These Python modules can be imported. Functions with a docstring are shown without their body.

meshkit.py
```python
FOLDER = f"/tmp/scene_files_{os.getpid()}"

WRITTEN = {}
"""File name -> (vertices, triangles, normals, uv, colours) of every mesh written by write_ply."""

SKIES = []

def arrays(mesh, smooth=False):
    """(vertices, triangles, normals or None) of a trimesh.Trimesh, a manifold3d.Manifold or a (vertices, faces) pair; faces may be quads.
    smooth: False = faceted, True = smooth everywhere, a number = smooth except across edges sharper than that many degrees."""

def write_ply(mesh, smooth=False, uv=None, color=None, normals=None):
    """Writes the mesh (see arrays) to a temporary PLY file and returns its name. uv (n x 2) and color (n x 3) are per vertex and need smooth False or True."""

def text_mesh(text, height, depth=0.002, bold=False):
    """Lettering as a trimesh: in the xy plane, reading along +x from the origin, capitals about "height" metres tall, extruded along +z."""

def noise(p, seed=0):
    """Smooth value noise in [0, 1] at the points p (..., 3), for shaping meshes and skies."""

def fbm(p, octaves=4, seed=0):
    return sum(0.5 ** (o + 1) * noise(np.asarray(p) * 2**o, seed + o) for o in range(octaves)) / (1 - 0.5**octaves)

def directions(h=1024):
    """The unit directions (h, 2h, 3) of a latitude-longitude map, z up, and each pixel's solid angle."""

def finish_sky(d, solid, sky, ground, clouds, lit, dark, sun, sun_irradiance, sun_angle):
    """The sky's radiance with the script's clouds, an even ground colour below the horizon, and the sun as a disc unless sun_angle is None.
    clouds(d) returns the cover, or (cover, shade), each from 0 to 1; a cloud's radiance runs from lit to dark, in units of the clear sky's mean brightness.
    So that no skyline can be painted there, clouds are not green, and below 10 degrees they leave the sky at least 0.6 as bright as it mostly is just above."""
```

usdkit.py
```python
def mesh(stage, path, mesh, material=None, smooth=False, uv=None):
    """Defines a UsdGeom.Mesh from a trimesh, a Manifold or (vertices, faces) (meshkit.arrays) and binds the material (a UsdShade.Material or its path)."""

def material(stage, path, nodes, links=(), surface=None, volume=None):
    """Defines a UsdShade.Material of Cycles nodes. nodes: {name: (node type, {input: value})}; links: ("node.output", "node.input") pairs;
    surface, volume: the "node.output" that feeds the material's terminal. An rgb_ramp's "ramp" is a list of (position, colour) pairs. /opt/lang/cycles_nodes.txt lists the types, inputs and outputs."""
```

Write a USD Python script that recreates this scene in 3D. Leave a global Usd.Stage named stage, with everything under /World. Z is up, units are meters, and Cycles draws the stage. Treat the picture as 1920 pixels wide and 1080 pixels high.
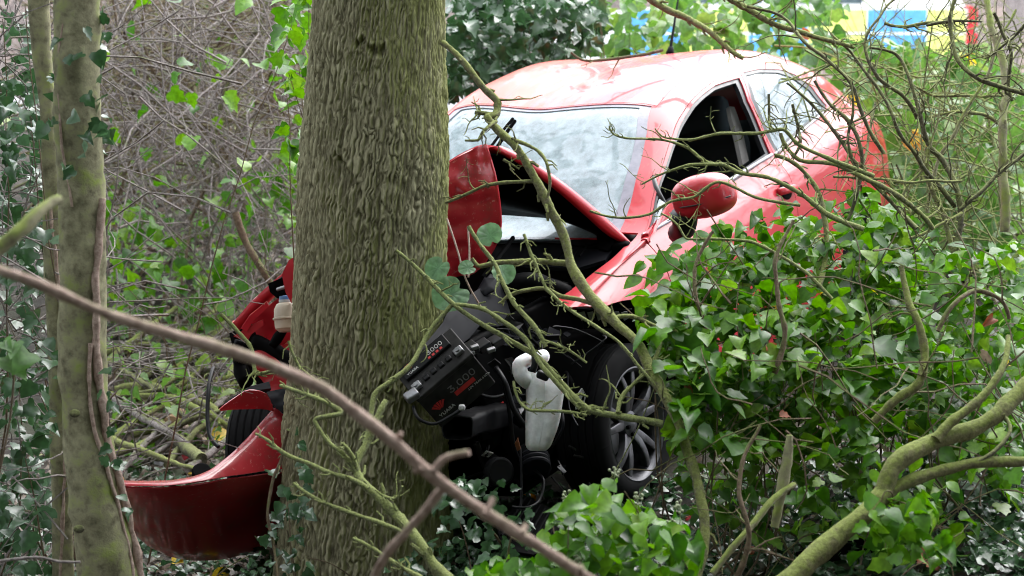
import math, random
import numpy as np, trimesh, shapely, usdkit, meshkit
from shapely.geometry import Polygon, box as sbox, Point
from scipy.interpolate import PchipInterpolator, LinearNDInterpolator, CubicSpline
from scipy.spatial import cKDTree
from pxr import Usd, UsdGeom, UsdLux, UsdShade, Sdf, Gf, Vt

stage = Usd.Stage.CreateInMemory()
UsdGeom.SetStageUpAxis(stage, UsdGeom.Tokens.z)
UsdGeom.SetStageMetersPerUnit(stage, 1.0)
UsdGeom.Xform.Define(stage, '/World')
UsdGeom.Scope.Define(stage, '/World/Looks')

# ------------------------------------------------------------------ camera, sky, sun, exposure
EXPOSURE = 2.1
SKY_STRENGTH = 0.15
SUN_EL, SUN_AZ = math.radians(52), math.radians(35)      # high soft sun behind the clouds, beyond the car
SUN_INT, SUN_ANGLE = 0.22, 60.0
FPX, TILT, CAM = 3600.0, math.radians(8), np.array([0.0, 0.0, 1.9])
MC = np.stack([[1, 0, 0], [0, -math.sin(TILT), -math.cos(TILT)], [0, math.cos(TILT), -math.sin(TILT)]], 1)
cam = UsdGeom.Camera.Define(stage, '/World/camera')
cam.AddTranslateOp().Set(Gf.Vec3d(*CAM))
cam.AddRotateXOp().Set(90 - 8)
cam.CreateHorizontalApertureAttr(36.0); cam.CreateVerticalApertureAttr(20.25)
cam.CreateFocalLengthAttr(36.0 * FPX / 1920)
cam.CreateFStopAttr(3.6); cam.CreateFocusDistanceAttr(6.9)
cam.CreateExposureAttr(EXPOSURE)
cam.CreateClippingRangeAttr(Gf.Vec2f(0.05, 2000))

dome = UsdLux.DomeLight.Define(stage, '/World/sky')
dome.GetPrim().SetCustomDataByKey('kind', 'structure')
sky_mat = usdkit.material(stage, '/World/Looks/sky_look', {
    'sky': ('sky_texture', {'sky_type': 'single_scattering', 'sun_disc': False, 'sun_elevation': SUN_EL, 'sun_rotation': SUN_AZ, 'aerosol_density': 3.0}),
    'soft': ('hsv', {'saturation': 0.22, 'value': 1.25}),
    'tc': ('texture_coordinate', {}),
    'n': ('noise_texture', {'scale': 2.2, 'detail': 5.0, 'roughness': 0.55}),
    'r': ('rgb_ramp', {'ramp': [(0.3, (0.72, 0.75, 0.8)), (0.7, (1.2, 1.2, 1.2))]}),
    'even': ('mix', {'fac': .72, 'color2': (5.6, 5.75, 6.0)}), 'm': ('mix', {'mix_type': 'multiply', 'fac': 1.0}),
    'bg': ('background_shader', {'strength': SKY_STRENGTH})},
    [('sky.color', 'soft.color'), ('tc.generated', 'n.vector'), ('n.fac', 'r.fac'), ('soft.color', 'even.color1'), ('even.color', 'm.color1'), ('r.color', 'm.color2'), ('m.color', 'bg.color')],
    surface='bg.background')
UsdShade.MaterialBindingAPI.Apply(dome.GetPrim()).Bind(sky_mat)
sun = UsdLux.DistantLight.Define(stage, '/World/sun')
sun.CreateIntensityAttr(SUN_INT); sun.CreateAngleAttr(SUN_ANGLE); sun.CreateNormalizeAttr(True)
sun.CreateColorAttr(Gf.Vec3f(1.0, 0.97, 0.93))
sun.AddRotateZOp().Set(-math.degrees(SUN_AZ)); sun.AddRotateXOp().Set(-(90 - math.degrees(SUN_EL)))

# ------------------------------------------------------------------ helpers
rng = np.random.default_rng(7)
random.seed(7)

def P(px, py, d):
    """The point that lies d metres in front of the lens plane, on the sight line of a place in the photograph."""
    return CAM + MC @ np.array([(px - 960) / FPX * d, (py - 540) / FPX * d, d])

def PP(pts, d=None):
    return np.array([P(*p) if len(p) == 3 else P(p[0], p[1], d) for p in pts])

names = {}
def path_of(name, parent=None):
    base = parent.GetPath().pathString if parent is not None else '/World'
    k = (base, name)
    n = names.get(k, 0); names[k] = n + 1
    return f'{base}/{name}' if n == 0 else f'{base}/{name}_{n:03d}'

def tag(prim, label=None, cat=None, group=None, kind=None):
    for k, v in (('label', label), ('category', cat), ('group', group), ('kind', kind)):
        if v: prim.SetCustomDataByKey(k, v)
    return prim

def thing(name, label, cat, loc=(0, 0, 0), group=None):
    x = UsdGeom.Xform.Define(stage, path_of(name))
    x.AddTranslateOp().Set(Gf.Vec3d(*map(float, loc)))
    p = x.GetPrim(); names_loc[p.GetPath()] = np.array(loc, float)
    return tag(p, label, cat, group)
names_loc = {}

def vf(m):
    if isinstance(m, (tuple, list)): return np.asarray(m[0], float), np.asarray(m[1], int)
    return np.asarray(m.vertices, float), np.asarray(m.faces, int)

def join(ms):
    V, F, n = [], [], 0
    for m in ms:
        v, f = vf(m)
        if f.shape[1] == 4: f = np.vstack([f[:, [0, 1, 2]], f[:, [0, 2, 3]]])
        V.append(v); F.append(f + n); n += len(v)
    return np.vstack(V), np.vstack(F)

def obj(name, m, mat, parent=None, smooth=False, rnd=None, local=False, label=None, cat=None, group=None, kind=None, at=None):
    """One Mesh prim. World coordinates; moved to the thing's own base when it has one."""
    v, f = vf(m)
    if parent is not None and not local:
        root = parent
        while root.GetPath() not in names_loc: root = root.GetParent()
        if root.GetPath() == CAR_PATH[0]: v = w2c(v)
        else: v = v - names_loc[root.GetPath()]
    o = usdkit.mesh(stage, path_of(name, parent), (v, f), M[mat] if isinstance(mat, str) else mat, smooth=smooth)
    if rnd is not None:
        pv = UsdGeom.PrimvarsAPI(o).CreatePrimvar('rnd', Sdf.ValueTypeNames.FloatArray, 'vertex')
        pv.Set(Vt.FloatArray.FromNumpy(np.asarray(rnd, np.float32)))
    return tag(o.GetPrim(), label, cat, group, kind)
CAR_PATH = [None]

def spline(pts, n):
    pts = np.asarray(pts, float)
    if len(pts) == 2: return np.linspace(pts[0], pts[1], n)
    t = np.r_[0, np.cumsum(np.sqrt(np.linalg.norm(np.diff(pts, axis=0), axis=1)) + 1e-9)]
    return PchipInterpolator(t, pts, axis=0)(np.linspace(0, t[-1], n))

def tube(pts, r, sides=7, cap=True, knob=0.0, seed=0):
    p = np.asarray(pts, float); n = len(p)
    r = np.broadcast_to(np.asarray(r, float), (n,)).copy()
    t = np.gradient(p, axis=0); t /= np.linalg.norm(t, axis=1, keepdims=True) + 1e-12
    a = np.zeros_like(p)
    u = np.cross(t[0], [0, 0, 1.0]); u = u if np.linalg.norm(u) > .1 else np.cross(t[0], [1.0, 0, 0])
    a[0] = u / np.linalg.norm(u)
    for i in range(1, n):
        u = a[i - 1] - t[i] * np.dot(a[i - 1], t[i]); a[i] = u / (np.linalg.norm(u) + 1e-12)
    b = np.cross(t, a); ang = np.arange(sides) * 2 * np.pi / sides
    V = p[:, None] + r[:, None, None] * (np.cos(ang)[None, :, None] * a[:, None] + np.sin(ang)[None, :, None] * b[:, None])
    if knob: V = p[:, None] + (V - p[:, None]) * (1 + knob * 2.2 * (meshkit.fbm(V * np.clip(.22 / np.maximum(r, .0015), 14, 90)[:, None, None], 2, seed) - .5) + knob * .9 * (meshkit.noise(p * 28, seed + 5) - .4)[:, None])[..., None]
    i, j = np.meshgrid(np.arange(n - 1), np.arange(sides), indexing='ij')
    q = np.stack([i * sides + j, i * sides + (j + 1) % sides, (i + 1) * sides + (j + 1) % sides, (i + 1) * sides + j], -1).reshape(-1, 4)
    F = np.vstack([q[:, [0, 1, 2]], q[:, [0, 2, 3]]]); V = V.reshape(-1, 3)
    if cap:
        V = np.vstack([V, p[:1], p[-1:]]); c0, c1 = len(V) - 2, len(V) - 1
        j = np.arange(sides)
        F = np.vstack([F, np.stack([np.full(sides, c0), (j + 1) % sides, j], 1), np.stack([np.full(sides, c1), (n - 1) * sides + j, (n - 1) * sides + (j + 1) % sides], 1)])
    return V, F

def wobble(p, amp, freq, seed):
    q = np.asarray(p, float) * freq
    return np.stack([meshkit.fbm(q + o, 2, seed + k) - .5 for k, o in enumerate((0, 17.3, 41.9))], -1) * 2 * amp

def loft(rows):
    """Quad grid from equally long rows of points."""
    R = np.asarray(rows, float); a, b = R.shape[:2]
    i, j = np.meshgrid(np.arange(a - 1), np.arange(b - 1), indexing='ij')
    q = np.stack([i * b + j, i * b + j + 1, (i + 1) * b + j + 1, (i + 1) * b + j], -1).reshape(-1, 4)
    return R.reshape(-1, 3), np.vstack([q[:, [0, 1, 2]], q[:, [0, 2, 3]]])

def solid(sheet, th):
    """Gives a sheet thickness th behind its faces, with closed rims."""
    v, f = vf(sheet)
    m = trimesh.Trimesh(v, f, process=False)
    n = np.zeros_like(v); fn = np.cross(v[f[:, 1]] - v[f[:, 0]], v[f[:, 2]] - v[f[:, 0]])
    for k in range(3): np.add.at(n, f[:, k], fn)
    n /= np.linalg.norm(n, axis=1, keepdims=True) + 1e-12
    e = np.sort(m.edges, axis=1); _, inv, cnt = np.unique(e, axis=0, return_inverse=True, return_counts=True)
    be = m.edges[cnt[inv] == 1]; N = len(v)
    rim = np.vstack([np.stack([be[:, 1], be[:, 0], be[:, 0] + N], 1), np.stack([be[:, 1], be[:, 0] + N, be[:, 1] + N], 1)])
    return np.vstack([v, v - n * th]), np.vstack([f, f[:, ::-1] + N, rim])

def rbox(size, r=0.01, seg=1):
    """Rounded box as a hull of small spheres."""
    s = np.maximum(np.asarray(size, float) / 2 - r, 1e-4)
    b = trimesh.creation.icosphere(seg, r).vertices
    c = np.array([[x, y, z] for x in (-1, 1) for y in (-1, 1) for z in (-1, 1)]) * s
    h = trimesh.convex.convex_hull((c[:, None] + b[None]).reshape(-1, 3))
    return np.array(h.vertices), np.array(h.faces)

def place(m, origin, axes=None):
    v, f = vf(m)
    return (v @ np.asarray(axes, float) if axes is not None else v) + np.asarray(origin, float), f

def frame3(u, w):
    """Orthonormal rows near u, w (right handed third)."""
    u = np.asarray(u, float) / np.linalg.norm(u); w = np.asarray(w, float); w = w - u * (w @ u); w /= np.linalg.norm(w)
    return np.stack([u, w, np.cross(u, w)])

def view(v3):
    """Direction given as (right, down, away) turned into the world."""
    return MC @ np.asarray(v3, float)

# ------------------------------------------------------------------ materials
M = {}
def mat(name, nodes, links, surface='p.BSDF'):
    M[name] = usdkit.material(stage, '/World/Looks/' + name, nodes, links, surface)
def plain(name, col, rough=.5, **k):
    """Plain colour with slight grime: noise moves both colour and gloss."""
    c = np.array(col)
    mat(name, {'g': ('geometry', {}), 'n': ('noise_texture', {'scale': k.pop('scale', 18.0), 'detail': 5.0, 'roughness': .6}),
               'r': ('rgb_ramp', {'ramp': [(0.3, tuple(c * k.pop('lo', .75))), (0.7, tuple(np.minimum(c * k.pop('hi', 1.15), 1)))]}),
               'q': ('map_range', {'from_min': .3, 'from_max': .7, 'to_min': max(rough - .08, .02), 'to_max': min(rough + .1, 1)}),
               'p': ('principled_bsdf', {'roughness': rough, **k})},
        [('g.position', 'n.vector'), ('n.fac', 'r.fac'), ('r.color', 'p.base_color'), ('n.fac', 'q.value'), ('q.result', 'p.roughness')])

plain('black_plastic', (.004, .004, .005), .42, specular_ior_level=.2)
plain('engine_black', (.0018, .0018, .002), .6, specular_ior_level=.03)
plain('grey_plastic', (.0045, .0048, .0075), .6, scale=9.0, specular_ior_level=.14)
plain('rubber', (.0035, .0035, .004), .75, specular_ior_level=.08)
plain('alloy', (.10, .10, .11), .42, metallic=.8, scale=30.0, lo=.55)
plain('steel', (.25, .25, .26), .4, metallic=.9)
plain('bottle_white', (.80, .80, .81), .42, scale=34.0, lo=.66, hi=1.06, subsurface_weight=.15)
plain('tank_cream', (.50, .42, .33), .4, scale=10.0)
plain('seat_cloth', (.03, .03, .034), .85)
plain('head_cloth', (.05, .055, .065), .8)
plain('trim_beige', (.30, .28, .27), .6)
plain('seal_black', (.011, .011, .013), .35)
plain('belt_silver', (.30, .31, .35), .3, metallic=.4)
plain('frit_grey', (.22, .22, .27), .35)
plain('blue_cap', (.06, .14, .30), .4)
plain('white_label', (.42, .42, .42), .6)
plain('grey_print', (.16, .16, .17), .6)
plain('red_print', (.50, .03, .03), .45)
plain('copper', (.5, .2, .09), .4, metallic=.8)
plain('case_dusty', (.011, .0105, .0105), .55, scale=24.0, lo=.35, hi=2.6, specular_ior_level=.2)
plain('police_white', (.80, .80, .80), .35)
plain('police_yellow', (.80, .86, .22), .4)
plain('police_blue', (.10, .36, .80), .4)
plain('lamp_red', (.55, .02, .03), .2)
plain('asphalt', (.20, .20, .21), .8, scale=40.0)
plain('white_paper', (.62, .62, .66), .7)
plain('cut_wood', (.42, .27, .15), .8)
plain('berry', (.30, .34, .20), .6)
plain('red_shard', (.50, .03, .045), .35)

# clear-coated red paint with dust streaks on its upward faces
mat('paint_red', {
    'g': ('geometry', {}), 'tc': ('texture_coordinate', {}),
    'mp': ('mapping', {'mapping_type': 'point', 'scale': (1.6, 11.0, 9.0)}),
    'n': ('noise_texture', {'scale': 2.6, 'detail': 7.0, 'roughness': .65}),
    'sx': ('separate_xyz', {}), 'up': ('map_range', {'from_min': .55, 'from_max': .95, 'to_min': 0.0, 'to_max': 1.0, 'clamp': True}),
    'nr': ('map_range', {'from_min': .50, 'from_max': .68, 'to_min': 0.0, 'to_max': .75, 'clamp': True}),
    'so': ('separate_xyz', {}), 'dy': ('map_range', {'from_min': .30, 'from_max': -.50, 'to_min': -.06, 'to_max': .24, 'clamp': True}), 'na': ('math', {'math_type': 'add'}), 'cwt': ('map_range', {'from_min': 0.0, 'from_max': .75, 'to_min': .65, 'to_max': .15}),
    'k': ('math', {'math_type': 'multiply'}),
    'c': ('mix', {'color1': (.43, .014, .026), 'color2': (.44, .13, .08)}),
    'cr': ('map_range', {'from_min': 0.0, 'from_max': 1.0, 'to_min': .05, 'to_max': .10}),
    'p': ('principled_bsdf', {'roughness': .42, 'coat_weight': .65, 'coat_ior': 1.45, 'specular_ior_level': .25})},
    [('tc.object', 'mp.vector'), ('mp.vector', 'n.vector'), ('g.normal', 'sx.vector'), ('sx.z', 'up.value'), ('tc.object', 'so.vector'), ('so.y', 'dy.value'), ('n.fac', 'na.value1'), ('dy.result', 'na.value2'), ('na.value', 'nr.value'), ('k.value', 'cwt.value'), ('cwt.result', 'p.coat_weight'),
     ('up.result', 'k.value1'), ('nr.result', 'k.value2'), ('k.value', 'c.fac'), ('c.color', 'p.base_color'), ('k.value', 'cr.value'), ('cr.result', 'p.coat_roughness')])

mat('paint_scuffed', {
    'g': ('geometry', {}), 'n': ('noise_texture', {'scale': 7.0, 'detail': 9.0, 'roughness': .72}), 'n2': ('noise_texture', {'scale': 60.0, 'detail': 4.0, 'roughness': .7}),
    'nr': ('map_range', {'from_min': .54, 'from_max': .70, 'to_min': 0.0, 'to_max': .8, 'clamp': True}), 'n3': ('map_range', {'from_min': .60, 'from_max': .68, 'to_min': 0.0, 'to_max': .9, 'clamp': True}),
    'c': ('mix', {'color1': (.33, .010, .018), 'color2': (.085, .045, .032)}), 'c2': ('mix', {'color2': (.42, .25, .23)}), 'k': ('math', {'math_type': 'multiply'}),
    'cw': ('map_range', {'from_min': 0.0, 'from_max': .6, 'to_min': .8, 'to_max': .05, 'clamp': True}),
    'p': ('principled_bsdf', {'roughness': .48, 'coat_roughness': .12, 'specular_ior_level': .3})},
    [('g.position', 'n.vector'), ('g.position', 'n2.vector'), ('n.fac', 'nr.value'), ('n2.fac', 'n3.value'), ('nr.result', 'c.fac'), ('n3.result', 'k.value1'), ('n.fac', 'k.value2'), ('k.value', 'c2.fac'), ('c.color', 'c2.color1'),
     ('c2.color', 'p.base_color'), ('nr.result', 'cw.value'), ('cw.result', 'p.coat_weight')])

def glass(name, film, tint=(.75, .85, .86), mist=.5):
    """Pane: sees through, mirrors the sky, and carries a mist of condensation in patches."""
    mat(name, {
        'tc': ('texture_coordinate', {}), 'n': ('noise_texture', {'scale': 11.0, 'detail': 7.0, 'roughness': .7}),
        'nr': ('map_range', {'from_min': .32, 'from_max': .62, 'to_min': film * .45, 'to_max': film, 'clamp': True}),
        'fr': ('fresnel', {'IOR': 1.5}), 't': ('transparent_bsdf', {'color': tint}), 'gl': ('glossy_bsdf', {'color': (1, 1, 1), 'roughness': .03}),
        'd': ('principled_bsdf', {'base_color': (.50, .63, .68), 'roughness': .4}),
        'a': ('mix_closure', {}), 'b': ('mix_closure', {})},
        [('tc.object', 'n.vector'), ('n.fac', 'nr.value'), ('nr.result', 'a.fac'), ('t.BSDF', 'a.closure1'), ('d.BSDF', 'a.closure2'),
         ('fr.fac', 'b.fac'), ('a.closure', 'b.closure1'), ('gl.BSDF', 'b.closure2')], surface='b.closure')
glass('glass_misted', .42)
glass('glass_window', .30)
glass('glass_dark', .06, tint=(.25, .3, .32))

def leafmat(name, stops, rough=.32, trans=.28, spec=.5):
    mat(name, {
        'a': ('attribute', {'attribute': 'rnd'}), 'r': ('rgb_ramp', {'ramp': stops}),
        'g': ('geometry', {}), 'n': ('noise_texture', {'scale': 55.0, 'detail': 3.0}),
        'nr': ('map_range', {'from_min': .3, 'from_max': .7, 'to_min': .7, 'to_max': 1.25}),
        'm': ('vector_math', {'math_type': 'scale'}),
        'p': ('principled_bsdf', {'roughness': rough, 'specular_ior_level': spec}), 'tr': ('translucent_bsdf', {}),
        'h': ('hsv', {'saturation': 1.1, 'value': 1.7}), 'x': ('mix_closure', {'fac': trans})},
        [('a.fac', 'r.fac'), ('g.position', 'n.vector'), ('n.fac', 'nr.value'), ('r.color', 'm.vector1'), ('nr.result', 'm.scale'), ('m.vector', 'p.base_color'),
         ('m.vector', 'h.color'), ('h.color', 'tr.color'), ('p.BSDF', 'x.closure1'), ('tr.BSDF', 'x.closure2')], surface='x.closure')
leafmat('leaf_ivy', [(0, (.014, .048, .006)), (.3, (.040, .120, .010)), (.65, (.085, .200, .016)), (1, (.17, .27, .04))], .33, .32, .38)
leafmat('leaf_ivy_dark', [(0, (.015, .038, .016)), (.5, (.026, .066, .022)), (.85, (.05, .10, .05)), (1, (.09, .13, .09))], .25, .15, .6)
leafmat('leaf_light', [(0, (.035, .085, .022)), (.4, (.065, .145, .030)), (.75, (.11, .21, .04)), (1, (.20, .25, .07))], .42, .36)
leafmat('leaf_bramble', [(0, (.06, .13, .06)), (.5, (.085, .165, .075)), (1, (.12, .20, .10))], .5, .2, .35)
leafmat('leaf_litter', [(0, (.05, .035, .024)), (.3, (.12, .085, .06)), (.55, (.22, .17, .13)), (.75, (.30, .26, .24)), (.9, (.10, .16, .05)), (1, (.42, .28, .07))], .6, .15)
leafmat('leaf_yellow', [(0, (.62, .40, .03)), (1, (.72, .55, .06))], .5, .3)
leafmat('leaf_orange', [(0, (.50, .17, .02)), (1, (.60, .28, .05))], .5, .3)
leafmat('leaf_rust', [(0, (.28, .07, .03)), (1, (.34, .11, .05))], .5, .2)

def barkmat(name, low, high, moss, moss_amt, scale=60.0, lichen=None, patch=11.0):
    """Bark with moss where noise and the upper side of the limb let it grow."""
    mat(name, {
        'g': ('geometry', {}), 'tc': ('texture_coordinate', {}), 'n': ('noise_texture', {'scale': scale, 'detail': 5.0, 'roughness': .65}), 'r': ('rgb_ramp', {'ramp': [(.3, low), (.7, high)]}),
        'n2': ('noise_texture', {'scale': patch, 'detail': 5.0, 'roughness': .7}), 'sx': ('separate_xyz', {}),
        'k': ('math', {'math_type': 'multiply_add', 'value2': .28}), 'mr': ('map_range', {'from_min': .62 - moss_amt, 'from_max': .80 - moss_amt, 'to_min': 0.0, 'to_max': 1.0, 'clamp': True}),
        'mc': ('rgb_ramp', {'ramp': [(.35, tuple(np.array(moss) * .55)), (.65, moss), (.8, lichen or moss)]}),
        'c': ('mix', {}), 'b': ('bump', {'strength': .8, 'distance': .006}), 'p': ('principled_bsdf', {'roughness': .85, 'specular_ior_level': .25})},
        [('g.position', 'n.vector'), ('g.position', 'n2.vector'), ('n.fac', 'r.fac'), ('g.normal', 'sx.vector'), ('sx.z', 'k.value1'), ('n2.fac', 'k.value3'), ('k.value', 'mr.value'),
         ('n.fac', 'mc.fac'), ('mr.result', 'c.fac'), ('r.color', 'c.color1'), ('mc.color', 'c.color2'), ('c.color', 'p.base_color'), ('n.fac', 'b.height'), ('b.normal', 'p.normal')])
barkmat('bark_mossy', (.085, .078, .045), (.26, .245, .15), (.27, .30, .095), .15, 110.0, (.34, .36, .20), 42.0)
barkmat('bark_limb', (.08, .075, .035), (.20, .19, .09), (.21, .25, .06), .12, 80.0, (.30, .33, .13), 22.0)
barkmat('bark_lichen', (.08, .085, .04), (.26, .28, .15), (.30, .34, .12), .17, 170.0, (.50, .52, .36), 55.0)
barkmat('bark_brown', (.25, .165, .135), (.56, .43, .36), (.36, .33, .20), -.08, 60.0)
barkmat('bark_dark', (.045, .040, .026), (.14, .13, .085), (.25, .27, .11), .12, 90.0)
barkmat('bark_grey', (.13, .11, .105), (.34, .30, .29), (.16, .17, .09), -.06, 60.0)
barkmat('bark_slim', (.11, .10, .06), (.42, .40, .25), (.24, .29, .075), .11, 22.0)
barkmat('stem_brown', (.09, .06, .04), (.20, .15, .10), (.14, .17, .05), .02, 60.0)

# the big trunk: its fissures are modelled; colour follows ridge height (stored in rnd) and broad algae patches
mat('bark_trunk', {
    'g': ('geometry', {}), 'a': ('attribute', {'attribute': 'rnd'}),
    'n': ('noise_texture', {'scale': 70.0, 'detail': 6.0, 'roughness': .7}), 'mp': ('mapping', {'scale': (1, 1, .35)}), 'n2': ('noise_texture', {'scale': 4.2, 'detail': 6.0, 'roughness': .7}),
    'r': ('rgb_ramp', {'ramp': [(0, (.035, .030, .020)), (.30, (.155, .142, .088)), (.64, (.37, .35, .225)), (1, (.60, .58, .43))]}),
    'ad': ('math', {'math_type': 'multiply_add', 'value2': .55}), 'nn': ('math', {'math_type': 'multiply_add', 'value2': .75, 'value3': -.22}),
    'sx': ('separate_xyz', {}), 'side': ('math', {'math_type': 'multiply_add', 'value2': .20}),
    'mr': ('map_range', {'from_min': .50, 'from_max': .70, 'to_min': .0, 'to_max': .85, 'clamp': True}),
    'mo': ('mix', {'mix_type': 'mix', 'color2': (.185, .20, .065)}), 'mm': ('mix', {'mix_type': 'mix'}), 'ov': ('mix', {'mix_type': 'mix', 'fac': .55}),
    'b': ('bump', {'strength': .7, 'distance': .006}), 'p': ('principled_bsdf', {'roughness': .9, 'specular_ior_level': .2})},
    [('g.position', 'mp.vector'), ('mp.vector', 'n.vector'), ('mp.vector', 'n2.vector'), ('n.fac', 'nn.value1'), ('a.fac', 'ad.value1'), ('nn.value', 'ad.value3'), ('ad.value', 'r.fac'),
     ('g.normal', 'sx.vector'), ('sx.x', 'side.value1'), ('n2.fac', 'side.value3'), ('side.value', 'mr.value'), ('r.color', 'mo.color1'), ('a.fac', 'ov.fac'),
     ('mr.result', 'mo.fac'), ('mo.color', 'p.base_color'), ('n.fac', 'b.height'), ('b.normal', 'p.normal')])

mat('soil', {'g': ('geometry', {}), 'n': ('noise_texture', {'scale': 9.0, 'detail': 8.0, 'roughness': .7}), 'n2': ('noise_texture', {'scale': .9, 'detail': 4.0}),
             'r': ('rgb_ramp', {'ramp': [(.25, (.008, .006, .004)), (.5, (.026, .020, .014)), (.62, (.055, .042, .032)), (.78, (.11, .09, .075))]}),
             'mo': ('mix', {'color2': (.045, .065, .018)}), 'mr': ('map_range', {'from_min': .5, 'from_max': .7, 'to_min': 0.0, 'to_max': .6, 'clamp': True}),
             'b': ('bump', {'strength': .8, 'distance': .03}), 'p': ('principled_bsdf', {'roughness': .9})},
    [('g.position', 'n.vector'), ('g.position', 'n2.vector'), ('n.fac', 'r.fac'), ('r.color', 'mo.color1'), ('n2.fac', 'mr.value'), ('mr.result', 'mo.fac'), ('mo.color', 'p.base_color'), ('n.fac', 'b.height'), ('b.normal', 'p.normal')])
plain('verge_grass', (.13, .17, .05), .8, scale=14.0, lo=.6, hi=1.4)
plain('bank_litter', (.115, .085, .075), .9, scale=3.0, lo=.3, hi=2.0)

# ------------------------------------------------------------------ ground: a ditch with the car in it, the road on its bank behind
def sm(t): t = np.clip(t, 0, 1); return t * t * (3 - 2 * t)
def gz(x, y):
    x, y = np.asarray(x, float), np.asarray(y, float)
    plane = .004 + .172 * (x + .165) + .066 * (y - 7.552) - .03
    plane = np.where(plane < -.22, -.22 + .25 * np.tanh((plane + .22) / .25) * .3, plane)
    plane = np.minimum(plane, .62 + .1 * np.tanh((plane - .62) / .5))
    near = sm((5.4 - y) / 2.5); plane = plane * (1 - near) + .28 * near
    b = sm((y - 9.0) / 6.6)
    z = plane * (1 - b) + 1.0 * b
    far = sm((y - 26) / 22); z = z + 9.0 * far
    rough = (meshkit.fbm(np.stack([x * 1.7, y * 1.7, 0 * x], -1), 3, 5) - .5) * .10
    return z + rough * (1 - b * .9) * sm((y - 3) / 3)
gx = np.unique(np.concatenate([np.linspace(-120, -12, 20), np.linspace(-12, -4, 30), np.linspace(-4, 4, 110), np.linspace(4, 12, 30), np.linspace(12, 120, 20)]))
gy = np.unique(np.concatenate([np.linspace(-60, 2, 12), np.linspace(2, 5, 20), np.linspace(5, 12, 110), np.linspace(12, 17, 40), np.linspace(17, 50, 30), np.linspace(50, 240, 12)]))
X, Y = np.meshgrid(gx, gy, indexing='ij')
obj('ground', loft(np.stack([X, Y, gz(X, Y)], -1)), 'soil', smooth=True, kind='structure')
def strip(y0, y1, lift, nx=60, x0=-60, x1=60, ny=6):
    X, Y = np.meshgrid(np.linspace(x0, x1, nx), np.linspace(y0, y1, ny), indexing='ij')
    return loft(np.stack([X, Y, gz(X, Y) + lift], -1))
obj('verge', strip(15.4, 17.4, .012), 'verge_grass', smooth=True, kind='structure')
obj('road', strip(17.6, 25.2, .02), 'asphalt', smooth=True, kind='structure')
obj('hillside', strip(25.6, 60, .016, 60, -60, 60, 30), 'bank_litter', smooth=True, kind='structure')


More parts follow.
